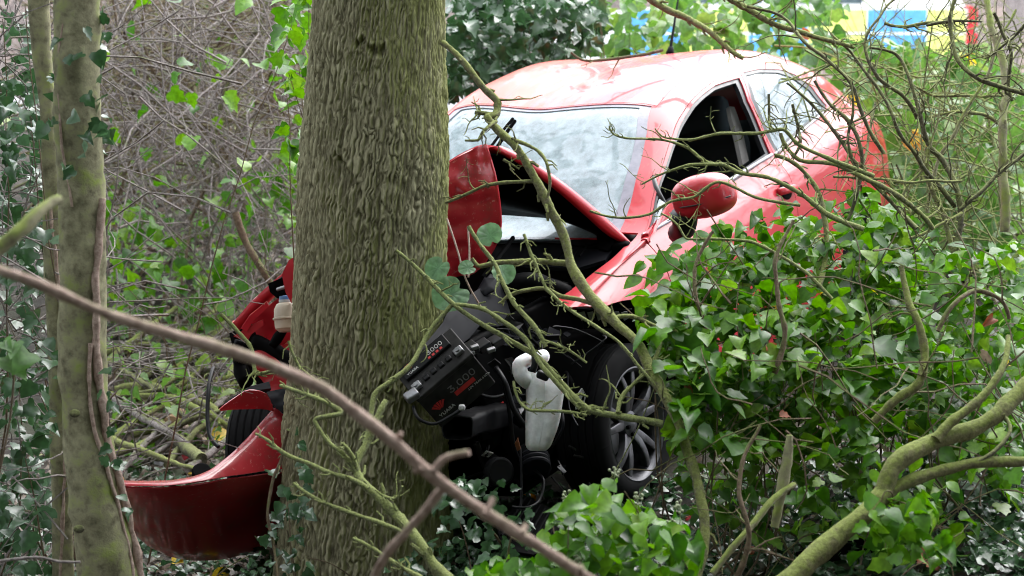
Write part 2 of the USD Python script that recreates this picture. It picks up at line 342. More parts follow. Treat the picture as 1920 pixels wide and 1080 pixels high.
# ------------------------------------------------------------------ the big tree the car has hit
TY = 6.83
def at_y(px, py, y):
    k = math.cos(TILT) - (py - 540) / FPX * math.sin(TILT)
    return P(px, py, y / k)
rows = [(-150, 592, 826), (0, 586, 832), (200, 571, 835), (500, 553, 838), (700, 543, 836), (850, 531, 838), (1000, 520, 846), (1080, 508, 864), (1140, 488, 888), (1230, 455, 920)]
zz, cc, rr = [], [], []
for py, l, r in rows:
    a, b = at_y(l, py, TY), at_y(r, py, TY)
    zz.append((a[2] + b[2]) / 2); cc.append((a[0] + b[0]) / 2); rr.append((b[0] - a[0]) / 2)
zz, cc, rr = np.array(zz)[::-1], np.array(cc)[::-1], np.array(rr)[::-1]
fc, fr = PchipInterpolator(zz, cc), PchipInterpolator(zz, rr)
def big_trunk():
    na, nz = 470, 580
    th = np.linspace(0, 2 * np.pi, na, endpoint=False); z = np.linspace(zz[0], zz[-1], nz)
    T, Z = np.meshgrid(th, z, indexing='ij')
    R0 = .28; s = T * R0; per = 2 * np.pi * R0
    g = np.random.default_rng(3)
    cs, cz = .0150, .21; ns, nzc = int(per / cs), int((zz[-1] - zz[0]) / cz) + 6
    I, J = np.meshgrid(np.arange(ns), np.arange(nzc), indexing='ij')
    px = (I + .5 * (J % 2) + g.uniform(-.38, .38, I.shape)) ; pz = (J + g.uniform(-.45, .45, I.shape)) - 2
    pts = np.stack([px.ravel(), pz.ravel()], 1); pts = np.vstack([pts, pts + [ns, 0], pts - [ns, 0]])
    cyl = np.stack([np.cos(T) * 1.0, np.sin(T) * 1.0, Z], -1)
    w1 = meshkit.fbm(cyl * [3.5, 3.5, 5.5], 3, 11) - .5; w2 = meshkit.fbm(cyl * [14, 14, 20], 2, 12) - .5
    q = np.stack([(s / per * ns + w1 * 3.6 + w2 * 2.0).ravel(), ((Z - zz[0]) / cz + w1 * 1.5 + w2 * 1.0).ravel()], 1)
    d, _ = cKDTree(pts).query(q, k=2); e = (d[:, 1] - d[:, 0]).reshape(T.shape)
    I2 = np.stack([pts[:, 0] * 1.55 + .31 * np.sin(pts[:, 1] * 9), pts[:, 1] * 2.1], 1); q_ = np.stack([q[:, 0] * 1.55, q[:, 1] * 2.1], 1)
    d2, _ = cKDTree(np.vstack([I2, I2 + [.75, 1.0]])).query(q_, k=2); e2 = (d2[:, 1] - d2[:, 0]).reshape(T.shape)
    mk = sm((meshkit.fbm(cyl * [5, 5, 4], 3, 51) - .38) / .24)
    h1 = sm(e / .50) * mk + sm(e2 / .58) * (1 - mk)
    fine = meshkit.fbm(np.stack([np.cos(T) * 34, np.sin(T) * 34, Z * 26], -1), 3, 21)
    fib = meshkit.noise(np.stack([np.cos(T) * 70, np.sin(T) * 70, Z * 22], -1), 4)
    broad = meshkit.fbm(np.stack([np.cos(T) * 1.6, np.sin(T) * 1.6, Z * 2.2], -1), 3, 30)
    depth = .0035 + .0075 * broad
    disp = depth * (h1 - .6) + (fine - .5) * .013 + (fib - .5) * .0035 + (broad - .5) * .03
    h = np.clip(h1 * .62 + fine * .42 + fib * .22 - .16, 0, 1)
    for kt, kz, rs, rz in ((-1.62, 1.80, .07, .016), (-1.95, 1.42, .03, .012), (-1.25, .62, .05, .014)):   # old branch scars
        dt = (np.angle(np.exp(1j * (T - kt)))) * R0; dd = np.sqrt((dt / rs) ** 2 + ((Z - kz + .02 * np.sin(dt * 40)) / rz) ** 2) + (fine - .5) * 2.2 + w2 * 1.5; dd = np.maximum(dd, 0)
        disp += .006 * np.exp(-((dd - 1.5) / .6) ** 2) - .010 * np.exp(-dd ** 2); h *= 1 - .5 * np.exp(-dd ** 2)
    flare = sm((zz[0] + .45 - Z) / .5)
    root = flare * .05 * np.cos(5 * T + .7) 
    R = fr(Z) + disp + root
    V = np.stack([fc(Z) + R * np.cos(T), TY + R * np.sin(T), Z], -1)
    a = np.arange(na)[:, None]; b = np.arange(nz - 1)[None]
    quad = np.stack([a * nz + b, ((a + 1) % na) * nz + b, ((a + 1) % na) * nz + b + 1, a * nz + b + 1], -1).reshape(-1, 4)
    return (V.reshape(-1, 3), np.vstack([quad[:, [0, 1, 2]], quad[:, [0, 2, 3]]])), h.ravel()
tree = thing('tree', 'thick mossy tree with deeply furrowed bark that the red car has crashed into', 'tree', (fc(zz[0]), TY, gz(fc(zz[0]), TY)))
mesh_, h_ = big_trunk()
obj('trunk', mesh_, 'bark_trunk', tree, smooth=True, rnd=h_)
tz = np.linspace(zz[-1] - .01, 9.0, 30)
up = np.stack([fc(zz[-1]) + .10 * (tz - tz[0]) / 6, TY + 0 * tz, tz], 1)
obj('upper_trunk', tube(up + wobble(up, .02, 1.2, 2), np.linspace(fr(zz[-1]), .11, 30), 24), 'bark_limb', tree, smooth=True)
for k in range(7):
    z0 = 3.6 + k * .75; a = k * 2.4
    base = np.array([fc(zz[-1]) + .1 * (z0 - 2.3) / 6, TY, z0]); L = 2.6 - .2 * k
    p = np.array([base, base + [math.cos(a) * L * .4, math.sin(a) * L * .4, L * .35], base + [math.cos(a) * L, math.sin(a) * L, L * .8]])
    p = spline(p, 12); obj('limb', tube(p + wobble(p, .05, 1.5, k), np.linspace(.07, .015, 12), 8), 'bark_limb', tree, smooth=True)

# ------------------------------------------------------------------ the crashed car
RC = np.array([[-.5003, .8489, -.1704], [-.8537, -.5164, -.0663], [-.1443, .1123, .9831]]); _u, _s, _v = np.linalg.svd(RC); RC = _u @ _v
TC = np.array([-.165, 7.552, -.005])
def c2w(p): return np.asarray(p) @ RC.T + TC
def w2c(p): return (np.asarray(p) - TC) @ RC
def proj(w):
    c = (np.asarray(w) - CAM) @ MC
    return np.stack([960 + FPX * c[..., 0] / c[..., 2], 540 + FPX * c[..., 1] / c[..., 2], c[..., 2]], -1)
car = UsdGeom.Xform.Define(stage, path_of('crashed_car'))
mtx = np.eye(4); mtx[:3, :3] = RC.T; mtx[3, :3] = TC
car.AddTransformOp().Set(Gf.Matrix4d(mtx.tolist()))
car = tag(car.GetPrim(), 'red three-door hatchback crushed against the thick tree, bonnet folded up', 'car')
CAR_PATH[0] = car.GetPath(); names_loc[car.GetPath()] = None

ST = [  # x     sill        low         mid         shoulder     belt        rail        top     (half width, height)
 (.72, [(.55, .22), (.60, .33), (.62, .50), (.60, .62), (.55, .68), (.45, .72), (0, .74)]),
 (.40, [(.70, .22), (.76, .33), (.79, .55), (.775, .68), (.72, .735), (.62, .77), (0, .80)]),
 (.00, [(.76, .20), (.815, .33), (.835, .58), (.82, .75), (.755, .825), (.66, .86), (0, .90)]),
 (-.42, [(.76, .20), (.815, .33), (.838, .58), (.825, .79), (.75, .915), (.705, .93), (0, .985)]),
 (-.78, [(.75, .20), (.815, .33), (.842, .58), (.832, .81), (.755, .945), (.635, 1.135), (0, 1.185)]),
 (-1.12, [(.75, .20), (.815, .33), (.845, .58), (.838, .825), (.76, .965), (.575, 1.305), (0, 1.37)]),
 (-1.45, [(.75, .20), (.815, .33), (.848, .58), (.842, .845), (.762, .985), (.565, 1.372), (0, 1.42)]),
 (-1.82, [(.75, .20), (.815, .33), (.85, .58), (.845, .86), (.76, 1.01), (.555, 1.392), (0, 1.44)]),
 (-2.20, [(.76, .20), (.82, .33), (.855, .58), (.85, .88), (.745, 1.035), (.545, 1.375), (0, 1.43)]),
 (-2.50, [(.77, .20), (.825, .33), (.855, .58), (.848, .90), (.72, 1.045), (.535, 1.31), (0, 1.395)]),
 (-2.75, [(.74, .22), (.80, .34), (.83, .58), (.815, .90), (.69, 1.04), (.525, 1.225), (0, 1.335)]),
 (-3.00, [(.69, .26), (.745, .36), (.785, .58), (.775, .85), (.66, .985), (.51, 1.08), (0, 1.15)]),
 (-3.16, [(.62, .30), (.68, .38), (.72, .56), (.70, .78), (.62, .90), (.48, .94), (0, .98)]),
 (-3.24, [(.50, .34), (.57, .40), (.60, .52), (.58, .65), (.53, .74), (.42, .77), (0, .79)])]
SX = np.array([s[0] for s in ST])[::-1]; FS = PchipInterpolator(SX, np.array([s[1] for s in ST])[::-1].reshape(len(ST), -1), axis=0)
def S(x, v):
    """The body surface: station x along the car, v from the sill (0) over belt (4) and roof rail (5) to the middle (6)."""
    x, v = np.broadcast_arrays(np.asarray(x, float), np.asarray(v, float)); sh = x.shape; x, v = x.ravel(), v.ravel()
    k = FS(np.clip(x, SX[0], SX[-1])).reshape(-1, 7, 2)
    kk = np.concatenate([2 * k[:, :1] - k[:, 1:2], k, k[:, 5:6] * [-1, 1]], 1)
    i = np.clip(np.floor(v).astype(int), 0, 5); t = (v - i)[:, None]; n = np.arange(len(v))
    p0, p1, p2, p3 = (kk[n, i + j] for j in range(4))
    q = .5 * (2 * p1 + (p2 - p0) * t + (2 * p0 - 5 * p1 + 4 * p2 - p3) * t * t + (3 * p1 - p0 - 3 * p2 + p3) * t ** 3)
    return np.stack([x, q[:, 0], q[:, 1]], 1).reshape(sh + (3,))
def SN(x, v):
    e = 1e-3; a = S(x + e, v) - S(x - e, v); b = S(x, np.minimum(v + e, 6)) - S(x, np.maximum(v - e, 0))
    n = np.cross(a, b); n /= np.linalg.norm(n, axis=-1, keepdims=True) + 1e-12
    return -n
_gx, _gv = np.meshgrid(np.linspace(-3.22, .6, 260), np.linspace(0, 5.95, 160), indexing='ij')
_p = c2w(S(_gx, _gv)); _n = SN(_gx, _gv) @ RC.T; _q = proj(_p); _ok = ((_p - CAM) * _n).sum(-1) < 0
_inv = LinearNDInterpolator(_q[_ok][:, :2], np.stack([_gx[_ok], _gv[_ok]], 1))
def on_body(pts):
    r = _inv(np.array(pts, float)); return [tuple(a) for a in r if np.isfinite(a).all()]
def buckle(p):
    """The crash has pushed the far half of the roof up a little."""
    p = p.copy(); k = sm((-p[:, 1]) / .5) * sm((p[:, 2] - 1.0) / .25) * sm((p[:, 0] + 2.5) / .7); p[:, 2] += .075 * k; return p
def panel(poly, off=0.0, mirror=False, dx=.035, dv=.07, both=False, th=0.0):
    x0, v0, x1, v1 = poly.bounds; shapely.prepare(poly); V, F, n = [], [], 0
    xs = np.arange(math.floor(x0 / dx), math.ceil(x1 / dx) + 1) * dx; vs = np.arange(math.floor(v0 / dv), math.ceil(v1 / dv) + 1) * dv
    for i in range(len(xs) - 1):
        for j in range(len(vs) - 1):
            c = sbox(xs[i], vs[j], xs[i + 1], vs[j + 1])
            if not poly.intersects(c): continue
            if poly.contains(c):
                V.append(np.array([(xs[i], vs[j]), (xs[i + 1], vs[j]), (xs[i + 1], vs[j + 1]), (xs[i], vs[j + 1])])); F.append(np.array([[0, 1, 2], [0, 2, 3]]) + n); n += 4; continue
            g = poly.intersection(c)
            for h in getattr(g, 'geoms', [g]):
                if h.geom_type != 'Polygon' or h.area < 1e-7: continue
                v, f = trimesh.creation.triangulate_polygon(h, engine='earcut')
                a = v[f]; ar = np.cross(a[:, 1] - a[:, 0], a[:, 2] - a[:, 0]); f = np.where((ar < 0)[:, None], f[:, ::-1], f)
                V.append(v); F.append(f + n); n += len(v)
    V, F = np.vstack(V), np.vstack(F)
    key, inv = np.unique(np.round(V, 5), axis=0, return_inverse=True); F = inv.ravel()[F]
    F = F[(F[:, 0] != F[:, 1]) & (F[:, 1] != F[:, 2]) & (F[:, 0] != F[:, 2])]
    v = np.clip(key[:, 1], 0, 6); p = S(key[:, 0], v) + SN(key[:, 0], v) * off
    left = (p, F[:, ::-1]); right = (p * [1, -1, 1], F)
    def fin(m):
        m = (buckle(m[0]), m[1])
        return solid(m, th) if th else m
    if both:
        m = join([left, right]); k, inv = np.unique(np.round(m[0], 5), axis=0, return_inverse=True)
        return fin((k, inv.ravel()[m[1]]))
    return fin(right if mirror else left)
def v_of(x, z):
    vv = np.linspace(0, 3.5, 200); return np.array([np.interp(b, S(np.full(200, a), vv)[:, 2], vv) for a, b in zip(np.atleast_1d(x), np.atleast_1d(z))])
def arch(x0, r):
    t = np.linspace(0, 2 * np.pi, 48); x, z = x0 + r * np.cos(t), .30 + r * np.sin(t)
    return Polygon(np.stack([x, np.where(z > .2, v_of(x, z), (z - .2) * 8)], 1)).buffer(0)

D_FRAME = on_body([(1203, 446), (1222, 380), (1236, 330), (1262, 252), (1298, 187), (1340, 152), (1388, 138), (1405, 185), (1430, 245), (1452, 292)])
W_OPEN = Polygon(on_body([(1214, 436), (1232, 376), (1249, 325), (1273, 258), (1305, 199), (1342, 167), (1381, 154), (1396, 190), (1420, 245), (1437, 287), (1320, 366)]))
W_SEAL = Polygon(on_body([(1209, 441), (1227, 376), (1244, 323), (1268, 256), (1301, 193), (1341, 160), (1386, 146), (1402, 188), (1427, 245), (1447, 292), (1320, 378)]))
Q_OPEN = Polygon(on_body([(1400, 141), (1425, 135), (1460, 136), (1488, 146), (1518, 168), (1543, 198), (1542, 206), (1480, 256), (1460, 281), (1441, 245), (1416, 185)]))
Q_SEAL = Polygon(on_body([(1393, 136), (1425, 129), (1462, 130), (1491, 140), (1521, 162), (1549, 197), (1548, 209), (1482, 262), (1458, 290), (1434, 248), (1409, 187)]))
xf, xb = D_FRAME[0][0], D_FRAME[-1][0]
DOOR = Polygon(D_FRAME + [(xb + .01, 3.6), (xb + .05, 1.6), (xb + .12, .7), (xb + .22, .38), (-.52, .38), (xf - .02, .6), (xf + .01, 2.0), (xf + .005, 3.4)]).buffer(0)
WS_EDGE = on_body([(1222, 199), (1213, 250), (1200, 310), (1185, 370), (1166, 425)])
WS = Polygon([(WS_EDGE[0][0], 6.0)] + WS_EDGE + [(-.40, WS_EDGE[-1][1]), (-.37, 6.0)]).buffer(0)
FEND = Polygon(on_body([(1190, 449), (1168, 466), (1145, 488), (1095, 527), (1044, 564), (1058, 578), (1130, 577), (1200, 563), (1262, 600), (1296, 690)]) + [(xf + .03, .9), (xf + .02, 2), (xf + .012, 3.4), (xf + .012, D_FRAME[0][1])]).buffer(0)
ROOF = sbox(-2.86, 5.14, WS_EDGE[0][0] - .012, 6.0)
BODY = sbox(-3.24, 0.0, xf + .03, 6.0).difference(DOOR.buffer(.006)).difference(Q_SEAL).difference(WS).difference(ROOF.buffer(.004)).difference(arch(-2.47, .345)).difference(sbox(WS_EDGE[0][0], 5.0, .2, 6.0).difference(WS.buffer(.001)).intersection(sbox(-.45, 5.0, .2, 6)))
BODY = BODY if BODY.geom_type == 'Polygon' else max(BODY.geoms, key=lambda g: g.area)
RIGHT = sbox(-3.24, 0.0, xf + .03, 6.0).difference(W_OPEN.buffer(.01)).difference(Q_OPEN).difference(WS).difference(ROOF.buffer(.004)).difference(arch(-2.47, .345)).difference(sbox(-.45, 5.0, .2, 6))
RIGHT = RIGHT if RIGHT.geom_type == 'Polygon' else max(RIGHT.geoms, key=lambda g: g.area)
L = dict(local=True)
obj('body_shell', join([panel(BODY, th=.008), panel(RIGHT, mirror=True, th=.008)]), 'paint_red', car, smooth=35, **L)
obj('roof', panel(ROOF, both=True, th=.008), 'paint_red', car, smooth=35, label='roof streaked with rusty dust', **L)
door = obj('door', panel(DOOR.difference(W_SEAL), off=.001, th=.02), 'paint_red', car, smooth=35, **L)
obj('window_seal', panel(W_SEAL.difference(W_OPEN), off=-.006, dx=.02, dv=.04, th=.02), 'seal_black', door, smooth=35, **L)
obj('fender', panel(FEND, off=.002, th=.006), 'paint_red', car, smooth=35, label='bent front wing', **L)
obj('windscreen', panel(WS, off=-.008, both=True, th=.005), 'glass_misted', car, smooth=35, label='misted windscreen', **L)
obj('windscreen_seal', panel(WS.difference(Polygon([(a[0] + (.022 if a[0] < -1.05 else 0), a[1] + (.09 if a[1] < 5.9 else 1)) for a in [(WS_EDGE[0][0], 5.95)] + WS_EDGE + [(-.40, WS_EDGE[-1][1]), (-.36, 5.95)]]).buffer(0)), off=-.004, both=True, dx=.02, dv=.04), 'frit_grey', car, smooth=35, **L)
qw = obj('quarter_window', panel(Q_OPEN, off=-.008, th=.005), 'glass_window', car, smooth=35, **L)
obj('window_frame', panel(Q_SEAL.difference(Q_OPEN), off=-.003, dx=.02, dv=.04, th=.015), 'seal_black', qw, smooth=35, **L)
obj('far_window', panel(Q_OPEN, off=-.008, mirror=True, th=.005), 'glass_dark', car, smooth=35, **L)
obj('far_window', panel(W_OPEN, off=-.008, mirror=True, th=.005), 'glass_dark', car, smooth=35, **L)
bl = np.array(on_body([(1206, 443), (1262, 409), (1320, 372), (1380, 331), (1446, 291)])); bp = S(bl[:, 0], bl[:, 1]) + SN(bl[:, 0], bl[:, 1]) * .004
obj('belt_strip', tube(spline(bp, 20), .009, 8), 'belt_silver', door, smooth=True, **L)
ql = np.array(on_body([(1452, 290), (1480, 266), (1515, 236), (1546, 210)])); qp = S(ql[:, 0], ql[:, 1]) + SN(ql[:, 0], ql[:, 1]) * .003
obj('belt_strip', tube(spline(qp, 14), .006, 8), 'belt_silver', qw, smooth=True, **L)
# front quarter light of the door: its bar and small pane
bar = np.array(on_body([(1224, 326), (1240, 366), (1263, 414)])); bpt = S(bar[:, 0], bar[:, 1]) - SN(bar[:, 0], bar[:, 1]) * .012
obj('window_bar', tube(spline(bpt, 8), .011, 8), 'seal_black', door, smooth=True, **L)
obj('quarter_light', panel(Polygon(on_body([(1214, 434), (1226, 395), (1238, 364), (1262, 410)])).buffer(0), off=-.012, dx=.02, dv=.05, th=.004), 'glass_window', door, **L)
# door handle in its dish
hx, hv = on_body([(1473, 357)])[0]; hp, hn = S(hx, hv), SN(np.array([hx]), np.array([hv]))[0]
fr_ = frame3([1, 0, .12], hn)
hd = spline(np.array([[-.085, .0, 0], [-.06, .022, 0], [0, .030, 0], [.06, .022, 0], [.085, .0, 0]]), 14)
hm = tube(hd, .012, 10); obj('handle', place((hm[0] * [1, 1, 1.5], hm[1]), hp, np.stack([fr_[0], fr_[1], fr_[2]])), 'paint_red', door, smooth=True, **L)
cup = trimesh.creation.uv_sphere(1, count=[12, 20]); cup.apply_scale([.062, .006, .042])
obj('handle_dish', place((np.array(cup.vertices), np.array(cup.faces)), hp + hn * .001, fr_), 'engine_black', door, smooth=True, **L)
# aerial
ar = S(np.array([-2.36]), np.array([6.0]))[0]
obj('aerial', join([tube(np.array([ar, ar + [-.02, 0, .03]]), [.022, .012], 10), tube(spline(np.array([ar + [-.01, 0, .02], ar + [-.10, 0, .14], ar + [-.19, 0, .26]]), 10), np.linspace(.008, .004, 10), 8)]), 'grey_plastic', car, smooth=True, **L)

# wing mirror
def blob(h, center, rot=None, p=2.6, n=22):
    th, ph = np.meshgrid(np.linspace(0, np.pi, n), np.linspace(0, 2 * np.pi, 2 * n), indexing='ij')
    f = lambda a: np.sign(a) * np.abs(a) ** (2 / p)
    v = np.stack([h[0] * f(np.sin(th)) * f(np.cos(ph)), h[1] * f(np.sin(th)) * f(np.sin(ph)), h[2] * f(np.cos(th))], -1)
    V, F = loft(v); return (V @ np.asarray(rot) if rot is not None else V) + center, F
mc = w2c(P(1320, 371, 7.02))
mr = frame3([.25, 1, .13], [1, 0, 0]); mr = np.stack([mr[1], mr[0], np.cross(mr[1], mr[0])])
shell = blob([.085, .128, .088], mc, mr); sv = shell[0] - mc
sv[:, 2] *= np.where(sv[:, 2] < 0, .82, 1.0); sv[:, 0] = np.maximum(sv[:, 0], -.05)
mirror = obj('mirror', (sv + mc, shell[1]), 'paint_red', car, smooth=True, **L)
obj('mirror_glass', blob([.004, .11, .07], mc + [-.053, 0, 0], mr), 'steel', mirror, smooth=True, **L)
rim_ = np.stack([.087 * np.cos(np.linspace(-1.5, 1.5, 30)), .130 * np.sin(np.linspace(-1.5, 1.5, 30)), 0 * np.linspace(0, 1, 30) - .008], 1) @ mr + mc
obj('mirror_seam', tube(rim_, .0028, 5), 'seal_black', mirror, smooth=True, **L)
mb = w2c(PP([(1282, 398, 7.06), (1284, 420, 7.10), (1272, 438, 7.20)])); obj('mirror_arm', tube(spline(mb, 8), [.05, .05, .048, .046, .045, .044, .043, .042], 12), 'black_plastic', mirror, smooth=True, **L)

# front wheel in view, and the other three
def wheel(c, steer=0.0, out=1, detail=True):
    t = UsdGeom.Xform.Define(stage, path_of('wheel', car)); prim = t.GetPrim()
    ca, sa = math.cos(steer), math.sin(steer)
    def tr(m):
        v, f = vf(m); v = v * [1, out, 1]; f = f if out > 0 else f[:, ::-1]
        return np.stack([v[:, 0] * ca - v[:, 1] * sa, v[:, 0] * sa + v[:, 1] * ca, v[:, 2]], 1) + c, f
    def rev(prof, n=72):
        a = np.linspace(0, 2 * np.pi, n + 1); pr = np.array(prof)
        return loft(np.stack([np.stack([pr[:, 1] * np.cos(q), pr[:, 0], pr[:, 1] * np.sin(q)], 1) for q in a]))
    ty = [(-.10, .215), (-.105, .25), (-.098, .288), (-.08, .303)]
    for k in range(5):
        w = -.08 + .032 * (k + .5); ty += [(w - .012, .307), (w + .009, .307), (w + .011, .299), (w + .014, .299)]
    ty += [(.08, .303), (.098, .288), (.105, .25), (.100, .222), (.096, .215)]
    a = np.linspace(0, 2 * np.pi, 145); pr = np.array(ty)
    rowsT = np.stack([np.stack([pr[:, 1] * np.cos(q), pr[:, 0], pr[:, 1] * np.sin(q)], 1) for q in a])
    grooves = [join([place(rbox((.006, .05, .008), .002, 0), (0, y, .3045), None) for y in (-.055, .055)])]
    obj('tyre', tr(loft(rowsT)), 'rubber', prim, smooth=40, **L)
    if not detail: 
        obj('rim', tr(rev([(.0, .0), (.05, .05), (.05, .19), (.09, .215), (.0, .21)])), 'alloy', prim, smooth=40, **L); return prim
    obj('rim', tr(rev([(-.09, .205), (-.06, .196), (.05, .192), (.078, .198), (.094, .206), (.100, .214), (.098, .219), (.088, .216)])), 'alloy', prim, smooth=40, **L)
    obj('brake_disc', tr(rev([(-.03, .0), (-.03, .13), (-.045, .13), (-.045, .0)], 40)), 'steel', prim, smooth=30, **L)
    obj('inner_drum', tr(rev([(-.06, .0), (-.06, .19)], 40)), 'engine_black', prim, **L)
    for k in range(5):
        for s in (-1, 1):
            q = 2 * np.pi * k / 5 + .38; da = s * .23
            def pt(r, y, a): return np.array([r * math.cos(a), y, r * math.sin(a)])
            rr_ = np.linspace(.035, .199, 9); aa = q + da * (.35 + .65 * (rr_ / .199)) ; yy = .062 + .018 * np.sin(np.linspace(0, 2.6, 9)) + .012 * (rr_ / .2)
            w = np.linspace(.020, .0125, 9)
            R_ = []
            for r, a_, y, h in zip(rr_, aa, yy, w):
                tdir = np.array([-math.sin(a_), 0, math.cos(a_)]); c0 = pt(r, y, a_)
                R_.append([c0 - tdir * h + [0, -.03, 0], c0 - tdir * h + [0, -.004, 0], c0 - tdir * h * .7, c0 + tdir * h * .7, c0 + tdir * h + [0, -.004, 0], c0 + tdir * h + [0, -.03, 0]])
            obj('spoke', tr(loft(R_)), 'alloy', prim, smooth=35, **L)
    obj('hub', tr(rev([(.085, .0), (.083, .022), (.078, .030), (.070, .05), (.04, .056)], 36)), 'alloy', prim, smooth=35, **L)
    for k in range(5):
        a_ = 2 * np.pi * k / 5; obj('wheel_bolt', tr(place(rbox((.016, .014, .016), .003, 0), (.037 * math.cos(a_), .078, .037 * math.sin(a_)))), 'engine_black', prim, **L)
    return prim
wheel(np.array([0, .715, .30]))
wheel(np.array([-2.47, .715, .30]), detail=False)
wheel(np.array([-2.47, -.715, .30]), out=-1, detail=False)
rw = w2c(P(512, 872, 8.05)); wheel(rw, .35, -1, False)

# arches, floor, cabin
def half_arch(x0, s):
    t = np.linspace(-.2, np.pi + .2, 30); return loft([np.stack([x0 + .365 * np.cos(t), 0 * t + s * y, .30 + .365 * np.sin(t)], 1) for y in (.40, .6, .80)])
for x0 in (-2.47,):
    for s in (-1, 1): obj('arch_liner', half_arch(x0, s), 'engine_black', car, smooth=True, **L)
t_ = np.linspace(.55, np.pi + .25, 24); obj('arch_liner', loft([np.stack([-.02 + .36 * np.cos(t_), 0 * t_ + y, .30 + .36 * np.sin(t_)], 1) for y in (.36, .55, .77)]), 'engine_black', car, smooth=True, **L)
obj('floor_pan', place(rbox((2.75, 1.44, .12), .03), (-1.78, 0, .24)), 'engine_black', car, smooth=35, **L)
obj('bulkhead', place(rbox((.05, 1.42, .72), .02), (-.36, 0, .57)), 'engine_black', car, smooth=35, **L)
obj('dashboard', place(rbox((.40, 1.36, .30), .08), (-.62, 0, .80)), 'black_plastic', car, smooth=35, **L)
obj('door_lining', panel(DOOR.intersection(sbox(-2, .6, 0, 3.9)), off=-.05), 'black_plastic', car, smooth=True, **L)
obj('side_lining', panel(sbox(-2.9, .8, xb - .02, 3.95), off=-.05), 'black_plastic', car, smooth=True, **L)
obj('far_lining', panel(sbox(-2.9, .8, -.45, 3.95), off=-.05, mirror=True), 'black_plastic', car, smooth=True, **L)
obj('headlining', panel(sbox(-2.6, 5.1, -1.16, 6.0), off=-.035, both=True), 'head_cloth', car, smooth=True, **L)
def seat(x, y):
    s = UsdGeom.Xform.Define(stage, path_of('seat', car)).GetPrim()
    rot = trimesh.transformations.rotation_matrix(-.30, [0, 1, 0])[:3, :3].T
    obj('seat_cushion', place(rbox((.50, .48, .16), .06), (x + .28, y, .46)), 'seat_cloth', s, smooth=40, **L)
    obj('backrest', place(rbox((.14, .48, .62), .06), (x - .07, y, .80), rot), 'seat_cloth', s, smooth=40, **L)
    obj('headrest', place(rbox((.10, .27, .19), .045), (x - .20, y, 1.16), rot), 'head_cloth', s, smooth=40, **L)
    for k in (-1, 1): obj('headrest_post', tube(np.array([[x - .17, y + k * .06, 1.04], [x - .195, y + k * .06, 1.16]]), .007, 8), 'steel', s, smooth=True, **L)
seat(-1.66, .36); seat(-1.66, -.36)
obj('rear_bench', place(rbox((.16, 1.16, .66), .06), (-2.25, 0, .74)), 'seat_cloth', car, smooth=40, **L)
BP = Polygon(on_body([(1396, 180), (1406, 182), (1424, 232), (1434, 284), (1423, 292), (1414, 246), (1402, 206)])).buffer(0)
obj('pillar_trim', panel(BP, off=-.09, dx=.02, dv=.05, th=.02), 'trim_beige', car, smooth=35, **L)
cw = [-.88, -.38, .93]; sw = np.linspace(0, 2 * np.pi, 40); obj('steering_wheel', tube(np.stack([cw[0] + .07 * np.cos(sw), cw[1] + .185 * np.sin(sw), cw[2] + .17 * np.cos(sw)], 1), .016, 8, cap=False), 'black_plastic', car, smooth=True, **L)

# ---- bonnet, folded up into a tent over the engine and wrapped round the trunk
near = PP(spline([(836, 306, 7.08), (872, 284, 7.11), (907, 271, 7.15), (930, 274, 7.18), (985, 297, 7.26), (1050, 340, 7.36), (1110, 388, 7.45), (1150, 424, 7.5), (1182, 456, 7.52)], 40))
far = PP(spline([(790, 400, 7.95), (850, 396, 7.90), (905, 391, 7.85), (932, 389, 7.82), (985, 392, 7.79), (1050, 397, 7.76), (1110, 404, 7.72), (1140, 425, 7.66), (1176, 458, 7.58)], 40))
sag = np.array([0, 0, -.035])
rearsheet = loft([near * (1 - t) + far * t + sag * math.sin(math.pi * t) + .012 * math.sin(9 * t) * np.array([0, 0, 1]) for t in np.linspace(0, 1, 10)])
hood = obj('bonnet', solid(rearsheet, .012), 'paint_red', car, smooth=40, label='bonnet folded into a peak against the trunk')
obj('inner_skin', solid((rearsheet[0] + [0, 0, -.03], rearsheet[1]), .006), 'engine_black', hood, smooth=40)
# rolled left edge of the bonnet
edge = near[13:]; e2 = PP(spline([(917, 276, 7.16), (934, 285, 7.17), (980, 312, 7.24), (1042, 357, 7.34), (1100, 407, 7.43), (1142, 443, 7.49), (1178, 460, 7.51)], len(edge)))
e3 = e2 + view([.0, -.01, .06])
rows_ = [edge + view([0, .002, .03]), edge + view([0, -.006, .0]), edge * .72 + e2 * .28 + view([.004, -.004, -.016]), edge * .3 + e2 * .7 + view([.004, 0, -.014]), e2, e3]
obj('bonnet_edge', loft(rows_), 'paint_red', hood, smooth=60)
# front half hanging down beside the trunk
c_top = PP(spline([(780, 334, 7.02), (838, 304, 7.06), (875, 284, 7.10), (909, 271, 7.14)], 14))
c_mid = PP(spline([(785, 400, 7.06), (842, 372, 7.11), (890, 355, 7.14), (929, 342, 7.17)], 14))
c_low = PP(spline([(788, 460, 7.11), (846, 436, 7.17), (895, 426, 7.20), (937, 416, 7.23)], 14))
c_bot = PP(spline([(800, 520, 7.16), (850, 500, 7.22), (884, 494, 7.24), (928, 456, 7.27)], 14))
c_end = PP(spline([(820, 540, 7.20), (858, 516, 7.25), (876, 514, 7.26), (905, 492, 7.29)], 14))
cs_ = PchipInterpolator([0, .35, .65, .9, 1.0], np.stack([c_top, c_mid, c_low, c_bot, c_end]), axis=0)(np.linspace(0, 1, 44))
cs_ = PchipInterpolator(np.linspace(0, 1, 14), cs_, axis=1)(np.linspace(0, 1, 40))
